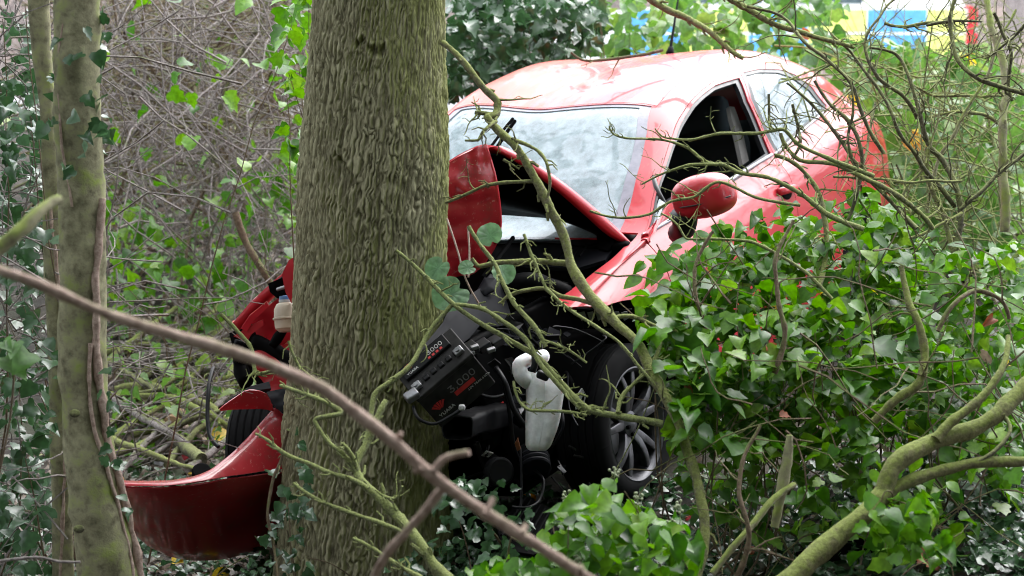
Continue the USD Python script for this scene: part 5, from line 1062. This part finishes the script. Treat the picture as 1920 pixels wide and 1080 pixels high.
# ------------------------------------------------------------------ left side: slim trees with ivy
def slim_tree(name, label, edges, d, mat_, seed, extra=3.5):
    """edges: (py, left px, right px) down the stem; carried on upwards out of the picture."""
    y = P(edges[0][1], 540, d)[1]; a = [at_y(l, py, y) for py, l, r in edges]; b = [at_y(r, py, y) for py, l, r in edges]
    c = np.array([(p + q) / 2 for p, q in zip(a, b)]); r = np.array([(q[0] - p[0]) / 2 for p, q in zip(a, b)])
    if extra:
        c = np.vstack([c[0] + [.1, .1, extra], c]); r = np.r_[r[0] * .55, r]
    foot = c[-1].copy(); foot[2] = min(foot[2], gz(foot[0], foot[1])) - .05; foot[1] = y; c = np.vstack([c, foot]); r = np.r_[r, r[-1] * 1.15]
    t = thing(name, label, 'tree', (foot[0], foot[1], gz(foot[0], foot[1])))
    n = 220; k = np.r_[0, np.cumsum(np.linalg.norm(np.diff(c, axis=0), axis=1))]; q = np.linspace(0, k[-1], n)
    p = PchipInterpolator(k, c, axis=0)(q); rad = PchipInterpolator(k, r)(q)
    v, f = tube(p + wobble(p, .012, 1.8, seed), rad, 40, knob=.11, seed=seed)
    obj('trunk', (v, f), mat_, t, smooth=True)
    return t, p, rad
t1, p1, r1 = slim_tree('slim_tree', 'smooth mossy slim tree with peeling ivy stem, at the left in front of the brush', [(-40, 103, 186), (200, 104, 190), (450, 110, 196), (560, 108, 198), (700, 112, 200), (800, 120, 206), (900, 128, 226), (1000, 138, 246), (1090, 144, 262)], 6.0, 'bark_slim', 5)
t2, p2, r2 = slim_tree('slim_tree', 'thinner tan slim tree just behind the mossy slim tree', [(-40, 52, 92), (70, 56, 94), (200, 74, 102), (450, 84, 122), (700, 92, 128), (900, 98, 134), (1090, 98, 138)], 6.6, 'bark_slim', 8)
def cling(th, p, r, side, z0, z1, rad, seed, mat_='bark_brown', d=(0, 1)):
    g = G(seed); k = (p[:, 2] > z0) & (p[:, 2] < z1); q = p[k]; rr_ = r[k]; a = side + .35 * np.sin(np.linspace(0, 7, len(q)) + seed)
    c = q + np.stack([np.cos(a) * (rr_ + rad * .5), np.sin(a) * (rr_ + rad * .5), 0 * a], 1); obj('ivy_stem', tube(c + wobble(c, .008, 9, seed), rad, 8, knob=.5, seed=seed), mat_, th, smooth=True)
cling(t1, p1, r1, -.45, -.4, 1.35, .012, 3); cling(t1, p1, r1, -.8, -.4, .9, .006, 4); cling(t2, p2, r2, -1.2, -.4, 1.3, .006, 5); cling(t1, p1, r1, -1.9, 1.3, 2.6, .004, 6)
for (a, b, d) in ((140, 775, 5.915), (148, 992, 5.905)):
    ax = frame3(view([1, 0, 0]), view([0, 1, 0])); obj('branch_scar', place(blob([.017, .013, .005], np.zeros(3), None, 2.0, 12), P(a, b, d), ax), 'bark_dark', t1, smooth=True)

def column_ivy(name, label, poly, n, dfun, g, size, nst, mat_='leaf_ivy_dark', clump=.35, single=300, kinds=('lobed', 'ivy', 'lobed'), st_mat='stem_brown', up=.55):
    pc = Polygon(poly).centroid; dd = float(np.mean(dfun(np.array([pc.x]), np.array([pc.y])))); w = P(pc.x, pc.y, dd); t = thing(name, label, 'plant', (w[0], w[1], gz(w[0], w[1])))
    pos, nr, sz, sp = cloud(poly, n, dfun, G(g), clump=clump, size=size, up=up); add_leaves(t, leaves(pos, nr, sz, sp, list(kinds), G(g + 1)), mat_, single=single)
    if nst: stems(t, nst, poly, dfun, G(g + 2), st_mat, r=(.003, .007), sway=.06)
    return t
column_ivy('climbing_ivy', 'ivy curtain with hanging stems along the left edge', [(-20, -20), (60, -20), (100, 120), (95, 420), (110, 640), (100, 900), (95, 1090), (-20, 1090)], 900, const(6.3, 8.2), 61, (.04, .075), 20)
column_ivy('climbing_ivy', 'ivy leaves climbing the mossy slim tree', [(108, 0), (200, 0), (215, 200), (205, 300), (120, 330), (100, 200)], 60, const(5.75, 6.2), 64, (.035, .06), 0, clump=.1)
column_ivy('climbing_ivy', 'few ivy leaves clinging low on the mossy slim tree', [(185, 690), (210, 690), (235, 860), (250, 960), (225, 960), (200, 850)], 16, const(5.75, 5.95), 67, (.03, .045), 0, clump=0)
column_ivy('climbing_ivy', 'bright ivy trailing down left of the thick tree near its top', [(525, -20), (588, -20), (584, 120), (572, 320), (545, 330), (530, 150)], 95, const(6.9, 8.2), 70, (.05, .085), 6, 'leaf_ivy', clump=.2)
column_ivy('climbing_ivy', 'ivy scrambling over the roots of the thick tree on the bumper side', [(505, 880), (560, 800), (580, 900), (575, 1090), (430, 1090), (470, 1020), (500, 980)], 80, const(6.3, 6.62), 73, (.03, .055), 4, clump=.2)
column_ivy('climbing_ivy', 'ivy scrambling over the roots of the thick tree on the engine side', [(800, 890), (860, 880), (960, 900), (1010, 960), (1000, 1090), (700, 1090), (760, 1030), (830, 1000)], 170, const(6.1, 6.6), 76, (.03, .055), 4, clump=.3)
big_leaf = thing('ivy_shoot', 'broad bright leaf shoot at the left edge', 'plant', P(30, 690, 5.2))
for k, (a, b, s_, nn, sp_) in enumerate([(10, 668, .10, (.1, -.7, .7), 3.8), (55, 660, .085, (.3, -.6, .6), 2.4), (30, 640, .07, (0, -.5, .8), 3.1), (5, 640, .06, (-.3, -.5, .8), 4.2)]):
    v, f, t = leaves(np.array([P(a, b, 5.3)]), np.array([nn], float), np.array([s_]), np.array([sp_]), ['ivy'], G(700 + k), .2)[0]; obj('leaf', (v, f), 'leaf_light', big_leaf, smooth=True, rnd=np.full(len(v), .35))
obj('stem', tube(spline(np.array([P(28, 650, 5.3), P(22, 760, 5.32), P(-10, 950, 5.35), P(-14, 1130, 5.4)]), 10), .003, 6), 'stem_brown', big_leaf, smooth=True)

# ------------------------------------------------------------------ behind the car: ivy-clad stem, lit hazel leaves, bramble bank
column_ivy('ivy_bush', 'dark ivy bush behind the car roof beside the thick tree', [(838, -30), (1120, -30), (1130, 60), (1090, 110), (960, 142), (890, 165), (838, 190)], 1500, const(9.6, 11.6), 80, (.05, .10), 16, clump=.22)
column_ivy('hazel_bush', 'light green hazel leaves behind the rear of the car roof', [(1110, -30), (1560, -30), (1600, 100), (1500, 110), (1440, 96), (1250, 98), (1120, 108)], 620, const(10.5, 13.5), 84, (.06, .12), 14, 'leaf_light', clump=.3, kinds=('round', 'oval'), st_mat='bark_dark')
column_ivy('bramble_bush', 'pale green bramble and ivy tangle behind the bare thorn bush', [(1540, 90), (1640, 70), (1930, 120), (1930, 470), (1660, 470), (1640, 300), (1580, 190)], 1500, const(9.5, 13.0), 88, (.055, .115), 26, 'leaf_light', clump=.3, kinds=('round', 'ivy', 'oval'), st_mat='bark_grey')
column_ivy('bramble_bush', 'green shoots in front of the parked patrol car', [(1380, 60), (1560, 70), (1700, 90), (1860, 80), (1860, 160), (1560, 170), (1420, 110)], 230, const(11.5, 14.5), 92, (.06, .12), 14, 'leaf_light', clump=.2, kinds=('round', 'oval'), st_mat='bark_grey')
for k, (a, b, s_, mt) in enumerate([(1583, 180, .10, 'leaf_orange'), (1590, 178, .07, 'leaf_yellow'), (1690, 265, .11, 'leaf_orange'), (1700, 272, .08, 'leaf_yellow'), (1515, 75, .05, 'leaf_rust'), (1832, 118, .07, 'leaf_yellow')]):
    v, f, t = leaves(np.array([P(a, b, 10.0)]), np.array([[.1, -.9, .3]]), np.array([s_ * 1.5]), np.array([2.6 + k]), ['oval'], G(810 + k))[0]
    obj('withered_leaf', (v, f), mt, None, smooth=True, rnd=np.full(len(v), .5), label=['orange withered leaf caught beside the tail of the car', 'yellow withered leaf beside the orange one at the car tail', 'large orange brown leaf in the bramble right of the car', 'yellow leaf behind the large orange brown leaf', 'rust coloured leaf above the rear of the car roof', 'small yellow leaf below the patrol car tail lamp'][k], cat='leaf')
column_ivy('undergrowth_plant', 'bright green undergrowth between the brush pile and the thick tree', [(400, 330), (552, 300), (550, 480), (500, 520), (440, 560), (380, 560)], 190, const(9.5, 13.0), 95, (.05, .10), 12, 'leaf_ivy', clump=.3, kinds=('round', 'ivy', 'lobed'))
column_ivy('undergrowth_plant', 'sparse green leaves in front of the grey thicket at the upper left', [(190, 0), (560, 0), (560, 340), (200, 380)], 90, const(9.0, 13.0), 99, (.06, .11), 6, 'leaf_ivy', clump=.3, kinds=('ivy', 'round', 'lobed'), st_mat='bark_grey')
column_ivy('undergrowth_plant', 'low green plants on the slope behind the slim trees', [(190, 380), (400, 400), (440, 600), (205, 620)], 240, const(9.2, 12.5), 103, (.045, .09), 10, 'leaf_ivy', clump=.3, kinds=('round', 'ivy', 'lobed'))
column_ivy('undergrowth_plant', 'seedlings among the brush pile sticks', [(210, 640), (470, 630), (470, 760), (300, 790), (215, 780)], 60, const(8.6, 9.8), 106, (.05, .08), 0, 'leaf_light', clump=.3, kinds=('lobed', 'ivy'))

# bare shrubs: grey tangle at the back left, and behind the bramble bank
def thicket(name, label, poly, n, dfun, seed, mat_, r=(.003, .009), L_=(.6, 2.2)):
    g = G(seed); q = in_poly(poly, n, g); d0, d1 = dfun(q[:, 0], q[:, 1]); d = g.uniform(0, 1, n) * (d1 - d0) + d0; parts = []
    for (a, b), c in zip(q, d):
        p0 = P(a, b, c); dr = g.normal(0, 1, 3) * [1, .6, .8] + [0, 0, .5]; dr /= np.linalg.norm(dr); l = g.uniform(*L_); cs = [p0 - dr * l / 2]
        for j in range(7): dr = dr + g.normal(0, .22, 3) + [0, 0, -.04]; dr /= np.linalg.norm(dr); cs.append(cs[-1] + dr * l / 7)
        parts.append((np.array(cs), np.linspace(g.uniform(*r), .0016, 8)))
    al = np.stack([c for c, _ in parts]); fl = al.reshape(-1, 3); al[..., 2] = np.maximum(al[..., 2], (gz(fl[:, 0], fl[:, 1]) + .01).reshape(al.shape[:2])); parts = [tube(c, w, 4, cap=False) for c, (_, w) in zip(al, parts)]
    return obj(name, join(parts), mat_, None, label=label, cat='thicket', kind='stuff')
thicket('bare_thicket', 'grey brown tangle of bare twigs at the upper left', [(170, -40), (600, -40), (600, 260), (170, 330)], 1000, const(11.0, 20), 120, 'stem_brown', (.004, .013))
thicket('bare_thicket', 'pale thin twigs in front of the brown tangle at the upper left', [(170, -40), (600, -40), (600, 300), (170, 360)], 420, const(9.5, 13), 130, 'bark_grey', (.003, .007), (.5, 1.8))
thicket('bare_twigs', 'fine bare twigs over the bank at the right', [(1560, 100), (1940, 60), (1940, 480), (1650, 480)], 420, const(8.5, 13), 121, 'bark_lichen', (.0025, .006), (.4, 1.4))
thicket('dead_stems', 'thin dead stems between the left ivy', [(-20, -20), (110, -20), (110, 1090), (-20, 1090)], 170, const(6.4, 8.0), 122, 'bark_grey', (.002, .005), (.4, 1.4))
thicket('dead_twigs', 'fine dead twigs over the brush pile', [(190, 560), (540, 560), (480, 880), (200, 900)], 130, const(8.2, 10.6), 123, 'bark_grey', (.002, .005), (.25, .9))
thicket('dead_twigs', 'fine dry shoots inside the ivy thicket', [(1200, 500), (1920, 460), (1920, 1060), (1320, 1060), (1280, 800)], 110, const(5.75, 6.9), 124, 'stem_brown', (.0018, .004), (.2, .8))
thicket('dead_twigs', 'bare twigs on the slope behind the thick tree', [(380, 240), (560, 240), (560, 560), (400, 600)], 200, const(10, 13.5), 125, 'bark_grey', (.002, .006), (.4, 1.2))
def far_tree(a, d, w, seed, label):
    x = P(a, 100, d)[0]; y = d; z0 = float(gz(x, y)); c = np.array([[x, y, z0 - .1], [x + .1, y, z0 + 2], [x - .1, y, z0 + 5], [x + .2, y, z0 + 9]]); p = spline(c, 24); t = thing('bare_tree', label, 'tree', (x, y, z0))
    obj('trunk', tube(p + wobble(p, .08, .5, seed), np.linspace(w, w * .35, 24), 12, knob=.1), 'bark_grey', t, smooth=True); g = G(seed)
    for k in range(12):
        i = g.integers(4, 23); u = g.normal(0, 1, 3) + [0, 0, .7]; u /= np.linalg.norm(u); cs = [p[i]]
        for j in range(6): u = u + g.normal(0, .25, 3); u /= np.linalg.norm(u); cs.append(cs[-1] + u * .35)
        obj('limb', tube(np.array(cs), np.linspace(w * .3, .006, 7), 6), 'bark_grey', t, smooth=True)
for k, (a, d, w) in enumerate([(235, 27, .16), (330, 30, .14), (420, 28.5, .12), (520, 33, .18), (1880, 27, .16), (1130, 30, .16), (1290, 27.5, .14)]):
    far_tree(a, d, w, 900 + k, ['far bare tree leftmost on the hillside', 'second far bare tree from the left on the hillside', 'thin far bare tree on the hillside', 'thicker far bare tree left of the thick trunk', 'far bare tree beyond the patrol car tail', 'far bare tree behind the ivy bush', 'far bare tree behind the hazel leaves'][k])
thicket('hillside_scrub', 'grey scrub covering the hillside beyond the road', [(0, -60), (1930, -60), (1930, 60), (0, 170)], 1500, const(26.5, 36), 126, 'bark_grey', (.006, .02), (1.5, 4))

# ------------------------------------------------------------------ patrol car on the road behind
pc0 = P(1828, 20, 21.0); pz = float(gz(pc0[0], pc0[1])) + .02
pol = thing('patrol_car', 'white estate car with blue and yellow chequered side, parked on the road behind the bushes', 'car', (pc0[0], pc0[1], pz))
def at_p(x, y, z): return np.array([pc0[0] - x, pc0[1] + y, pz + z])   # x forward from the tail, y away from us
def side_prism(out, y0, y1, name, mat_, par=pol):
    m = trimesh.creation.extrude_polygon(Polygon(out), y1 - y0, engine='earcut'); v = np.array(m.vertices); return obj(name, (np.array([at_p(a, y0 + c, b) for a, b, c in v]), np.array(m.faces)[:, ::-1]), mat_, par)
lower = Polygon([(0, .35), (.0, .55), (.06, .98), (.6, 1.02), (3.3, 1.02), (4.2, .92), (4.6, .75), (4.65, .35)]).difference(Point(.85, .33).buffer(.37)).difference(Point(3.65, .33).buffer(.37))
side_prism(list(lower.exterior.coords), 0, 1.78, 'body', 'police_white')
side_prism([(.08, 1.0), (.35, 1.42), (.7, 1.52), (2.2, 1.52), (2.6, 1.46), (3.35, 1.0)], .10, 1.68, 'cabin', 'police_white')
for a in ([(1.22, 1.04), (1.22, 1.45), (2.2, 1.45), (2.25, 1.04)], [(2.32, 1.04), (2.28, 1.44), (2.55, 1.40), (3.15, 1.04)]): side_prism(a, .085, .11, 'window', 'glass_dark')
for k in range(7):
    for r_ in (0, 1):
        x0 = .10 + .65 * k; w_ = .64 if k else .42; col = 'police_yellow' if k % 2 == 0 else 'police_blue'
        if x0 + w_ > 4.45: continue
        x0 = x0 if k else .10; xs_ = .10 + (0 if k == 0 else .43 + .65 * (k - 1))
        side_prism([(xs_, .97 - .27 * r_), (xs_ + w_, .97 - .27 * r_), (xs_ + w_, .97 - .27 * r_ - .24), (xs_, .97 - .27 * r_ - .24)], -.004, -.001, 'chequer', col)
side_prism([(-.03, .60), (-.03, .98), (.07, 1.02), (.09, .60)], -.02, .30, 'tail_lamp', 'lamp_red')
side_prism([(-.04, .72), (-.04, .78), (.0, .78), (.0, .72)], -.022, .1, 'reflector', 'white_label')
for x0 in (.85, 3.65):
    w_ = [c for c in (trimesh.creation.cylinder(.32, .2, sections=32), )][0]; w_.apply_transform(trimesh.transformations.rotation_matrix(np.pi / 2, [1, 0, 0]))
    for yy in (.12, 1.66): 
        obj('wheel', (np.array(w_.vertices) + at_p(x0, yy, .32), np.array(w_.faces)), 'rubber', pol, smooth=30)
        h_ = trimesh.creation.cylinder(.20, .21, sections=24); h_.apply_transform(trimesh.transformations.rotation_matrix(np.pi / 2, [1, 0, 0])); obj('hub', (np.array(h_.vertices) + at_p(x0, yy, .32), np.array(h_.faces)), 'alloy', pol, smooth=30)
side_prism([(.6, 1.53), (.6, 1.60), (1.6, 1.60), (1.6, 1.53)], .5, 1.3, 'roof_lamp_bar', 'police_blue')

# ------------------------------------------------------------------ brush pile of cut branches
def on_ground(px, py, lift=0.0):
    """Distance at which the sight line of a place in the photograph meets the ground."""
    a, b = np.atleast_1d(px).astype(float), np.atleast_1d(py).astype(float); lo, hi = np.full(len(a), 4.0), np.full(len(a), 40.0)
    for _ in range(22):
        m = (lo + hi) / 2; w = CAM + np.stack([(a - 960) / FPX * m, (b - 540) / FPX * m, m], 1) @ MC.T
        over = w[:, 2] > gz(w[:, 0], w[:, 1]) + lift; lo = np.where(over, m, lo); hi = np.where(over, hi, m)
    return lo if np.ndim(px) else float(lo[0])
def stick(label, pts, w, mat_, group=None, lift=.05, **k):
    q = [(a, b, on_ground(a, b, lift + .02 * i)) for i, (a, b) in enumerate(pts)]; ds = np.array([c for *_, c in q]); q = [(a, b, float(np.clip(c, ds.mean() - .45, ds.mean() + .45))) for a, b, c in q]
    return limb('fallen_branch', label, 'branch', q, w, mat_, group=group, wob=.012, **k)
stick('thick dark charred stick with a pale cut end in the brush pile', [(285, 788), (320, 815), (350, 838), (378, 862)], [18, 22, 24, 24], 'bark_dark', lift=.10)
cw_ = P(322, 797, on_ground(322, 797, .1)); obj('cut_log', place(tube(np.array([[0, 0, 0], [.02, .14, .01]]), .045, 16), cw_), 'cut_wood', None, smooth=40, label='short orange sawn log end beside the dark charred stick', cat='log')
stick('long pale branch along the top of the brush pile', [(205, 738), (260, 742), (320, 748), (380, 770), (430, 800)], [13, 14, 14, 12], 'bark_limb', lift=.16, spurs=4)
stick('mossy branch lying across the middle of the brush pile', [(215, 730), (270, 725), (330, 735), (390, 762), (430, 790)], [15, 16, 15, 12], 'bark_mossy', lift=.10, spurs=4, twigs=3)
stick('grey forked branch at the top of the brush pile', [(205, 690), (260, 668), (330, 655), (390, 640), (450, 610)], [12, 12, 9, 7], 'bark_grey', lift=.12, twigs=3)
stick('crooked brown branch in front in the brush pile', [(200, 765), (260, 770), (330, 790), (390, 830)], [10, 11, 9], 'bark_brown', lift=.06, twigs=2)
g = G(140)
for k in range(34):
    a, b = g.uniform(200, 470), g.uniform(625, 850); an = g.normal(-.18, .4); l = g.uniform(60, 140)
    w0 = g.uniform(9, 17); mk_ = ['bark_limb', 'bark_dark', 'bark_mossy', 'bark_grey', 'bark_slim'][k % 5]; across = 'beside the slim trees' if a < 290 else 'in the middle' if a < 380 else 'towards the torn bumper'; row = 'top' if b < 700 else 'centre' if b < 775 else 'front'
    lab = f"{'thick' if w0 > 13 else 'thin'} {dict(bark_limb='yellow green', bark_dark='dark', bark_mossy='mossy', bark_grey='grey', bark_slim='pale')[mk_]} cut branch {across} at the {row} of the brush pile"
    stick(lab, [(a - l * math.cos(an), b - l * math.sin(an)), (a, b + g.normal(0, 6)), (a + l * math.cos(an), b + l * math.sin(an))], [w0, g.uniform(6, 11)], mk_, 'cut branches heaped behind the bumper', lift=g.uniform(.03, .16), g=G(150 + k), twigs=int(k % 3 == 0), n=14)
limb('branch', 'bent brown sapling stem left of the thick tree', 'branch', [(440, 400, 9.0), (470, 470, 9.0), (500, 515, 9.0), (520, 560, 9.0), (530, 640, 9.0)], [13, 13, 12, 12], 'stem_brown', twigs=3)
limb('branch', 'dark thin sapling in the gap at the upper left', 'branch', [(505, -20, 11), (490, 40, 11), (460, 90, 11), (430, 150, 11), (405, 240, 11), (395, 420, 11)], [7, 8, 9, 10], 'bark_dark', twigs=8, tl=(.15, .5))
limb('branch', 'long wavy vine creeping on the ground at the lower left', 'branch', [(-20, 1058, 5.6), (40, 1050, 5.6), (75, 1047, 5.6), (110, 1053, 5.6), (150, 1055, 5.6)], [6, 6, 5], 'bark_grey')

# ------------------------------------------------------------------ ground cover and litter
def scatter_ground(n, poly, g, size, kinds, tilt, lift=(.0, .02), beta=None):
    q = in_poly(poly, n, g); d = on_ground(q[:, 0], q[:, 1])
    pos = np.array([P(a, b, c) for (a, b), c in zip(q, d)]); m = len(pos); pos[:, 2] = gz(pos[:, 0], pos[:, 1]) + g.uniform(*lift, m); nr = g.normal(0, tilt, (m, 3)) + [0, -.15, 1]
    return leaves(pos, nr, g.uniform(*size, m), g.uniform(0, 6.3, m), kinds, g)
full = [(-40, 560), (560, 330), (560, 1100), (-40, 1100)]
add_leaves(None, scatter_ground(2600, [(180, 240), (560, 240), (560, 900), (180, 930)], G(160), (.04, .085), ['oval', 'lobed', 'oak'], .45), 'leaf_litter', single=0, mass='leaf_litter')
add_leaves(None, scatter_ground(1500, [(-40, 850), (560, 850), (560, 1130), (-40, 1130)], G(161), (.035, .07), ['oval', 'lobed', 'oak'], .4), 'leaf_litter', single=0, mass='leaf_litter')
add_leaves(None, scatter_ground(380, [(560, 880), (1960, 760), (1960, 1140), (560, 1140)], G(162), (.035, .07), ['oval', 'lobed', 'oak'], .4), 'leaf_litter', single=0, mass='leaf_litter')
add_leaves(None, scatter_ground(1500, [(1540, 130), (1940, 100), (1940, 560), (1640, 560)], G(163), (.05, .10), ['oval', 'lobed'], .5), 'leaf_litter', single=0, mass='leaf_litter')
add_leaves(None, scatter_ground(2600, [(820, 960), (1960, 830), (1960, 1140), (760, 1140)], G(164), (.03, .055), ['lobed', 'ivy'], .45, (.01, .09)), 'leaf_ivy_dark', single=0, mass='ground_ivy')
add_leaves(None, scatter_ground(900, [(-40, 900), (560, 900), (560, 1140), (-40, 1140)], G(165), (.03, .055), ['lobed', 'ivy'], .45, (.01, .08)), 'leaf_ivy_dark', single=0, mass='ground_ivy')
add_leaves(None, scatter_ground(1000, [(190, 300), (560, 260), (560, 860), (190, 900)], G(166), (.04, .07), ['lobed', 'ivy'], .5, (.01, .10)), 'leaf_ivy', single=0, mass='ground_ivy')
add_leaves(None, scatter_ground(1100, [(1540, 150), (1940, 120), (1940, 560), (1640, 560)], G(167), (.05, .09), ['round', 'ivy'], .6, (.02, .2)), 'leaf_light', single=0, mass='ground_ivy')
for k in range(2):
    for prim in stage.GetPrimAtPath('/World').GetChildren():
        if prim.GetName().startswith(('leaf_litter', 'ground_ivy')): prim.SetCustomDataByKey('kind', 'stuff')
def ground_leaf(label, a, b, s_, mt, spn, kind='oval', lift=.05, name='fallen_leaf'):
    d = on_ground(a, b, lift); v, f, t = leaves(np.array([P(a, b, d)]), np.array([[.05, -.55, .8]]), np.array([s_]), np.array([spn]), [kind], G(int(a + b)), .25)[0]
    obj(name, (v, f), mt, None, smooth=True, rnd=np.full(len(v), .5), label=label, cat='leaf')
for a in [('bright yellow fallen leaf under the torn bumper', 322, 1056, .11, 'leaf_yellow', 5.2), ('yellow fallen leaf above the bumper edge', 345, 880, .09, 'leaf_yellow', 4.4), ('pale yellow leaf on the ground beside the loose cable', 392, 822, .13, 'leaf_yellow', 4.9),
          ('yellow leaf at the bottom left corner', 40, 1068, .07, 'leaf_yellow', 3.2), ('small yellow leaf at the bottom below the bumper', 430, 1072, .08, 'leaf_yellow', 2.0), ('orange leaf on the slim tree side', 232, 895, .06, 'leaf_orange', 2.2),
          ('rust red oak leaf at the bottom right', 1765, 1072, .12, 'leaf_rust', .6, 'oak'), ('yellow orange leaf under the ivy spray', 1752, 1040, .10, 'leaf_orange', 3.5, 'round'), ('brown curled leaf at the foot of the ivy', 1408, 1022, .06, 'leaf_rust', 2.8),
          ('dull yellow leaf standing behind the hoses', 990, 925, .07, 'leaf_orange', 3.2)]: ground_leaf(*a)
def lying(name, label, cat, px, py, size, mt, ang, lift=.08, r=.006):
    d = on_ground(px, py, lift); ax = frame3(view([math.cos(ang), math.sin(ang), .1]), view([0, -.5, -.8])); ax = np.stack([ax[0], ax[1], ax[2]])
    obj(name, place(rbox(size, r), P(px, py, d), ax), mt, None, smooth=35, label=label, cat=cat)
lying('plastic_shard', 'red plastic shard lying in front of the ivy foot', 'shard', 1306, 967, (.085, .004, .022), 'red_shard', -.35)
lying('trim_strip', 'black plastic trim strip lying at the far right', 'trim', 1785, 968, (.12, .012, .035), 'grey_plastic', -.3)
lying('trim_panel', 'black torn trim panel lying under the mossy limb', 'trim', 1590, 1030, (.34, .012, .06), 'engine_black', -.2)
lying('paper_scrap', 'crumpled pale paper scrap on the ground at the right', 'litter', 1885, 820, (.06, .01, .045), 'white_paper', .5)
lying('lamp_fragment', 'clear broken lamp fragment on the ground left of the bumper flap', 'shard', 300, 868, (.05, .006, .03), 'white_paper', .3, .04, .002)
lying('bumper_fragment', 'torn red bumper fragment on the litter behind the bumper', 'shard', 355, 852, (.07, .006, .03), 'red_shard', -.5, .05, .002)
lying('glass_shard', 'small white shard under the bumper', 'shard', 412, 1010, (.022, .004, .012), 'white_paper', .4, .03, .002)

# ------------------------------------------------------------------ woodland round about, outside the picture: trees and ivy that close off the sky at the sides
def wood_tree(x, y, seed, h=11.0, w=.17, spread=1.0):
    g = G(seed); z0 = float(gz(x, y)); p = spline(np.array([[x, y, z0 - .1], [x + .1, y, z0 + 3], [x - .2, y + .1, z0 + 7], [x, y, z0 + h]]), 20)
    t = thing('ivy_tree', 'tall ivy covered tree standing in the wood around', 'tree', (x, y, z0), group='ivy covered trees round the clearing')
    obj('trunk', tube(p, np.linspace(w, .05, 20), 10), 'bark_limb', t, smooth=True)
    n = 760; k = g.integers(1, 20, n); pos = p[k] + g.normal(0, 1, (n, 3)) * (np.array([.75, .75, .5]) * (1 + (k[:, None] > 8) * 1.1 * spread)); pos[:, 2] = np.maximum(pos[:, 2], z0 + .15)
    lv_ = leaves(pos, g.normal(0, 1, (n, 3)) + [0, 0, .6], g.uniform(.30, .60, n), g.uniform(0, 6.3, n), ['ivy', 'oval'], g)
    obj('crown', join([(v, f) for v, f, _ in lv_]), 'leaf_ivy_dark', t, rnd=np.concatenate([np.full(len(v), c) for v, f, c in lv_]))
for k, (x, y) in enumerate([(-4.6, 3.4), (-3.4, .4), (-2.2, -2.2), (-.6, -2.6), (1.0, -2.4), (2.6, -2.0), (3.6, .2), (4.6, 2.8), (-6.0, 6.5), (-5.6, 10.0), (6.4, 6.0), (-4.5, -4.0), (-1.5, -5.2), (1.4, -5.0), (4.4, -4.0), (6.4, -1.5), (-6.5, -1.0), (0, -8), (-3.6, -8), (3.6, -8)]): wood_tree(x, y, 1000 + k)
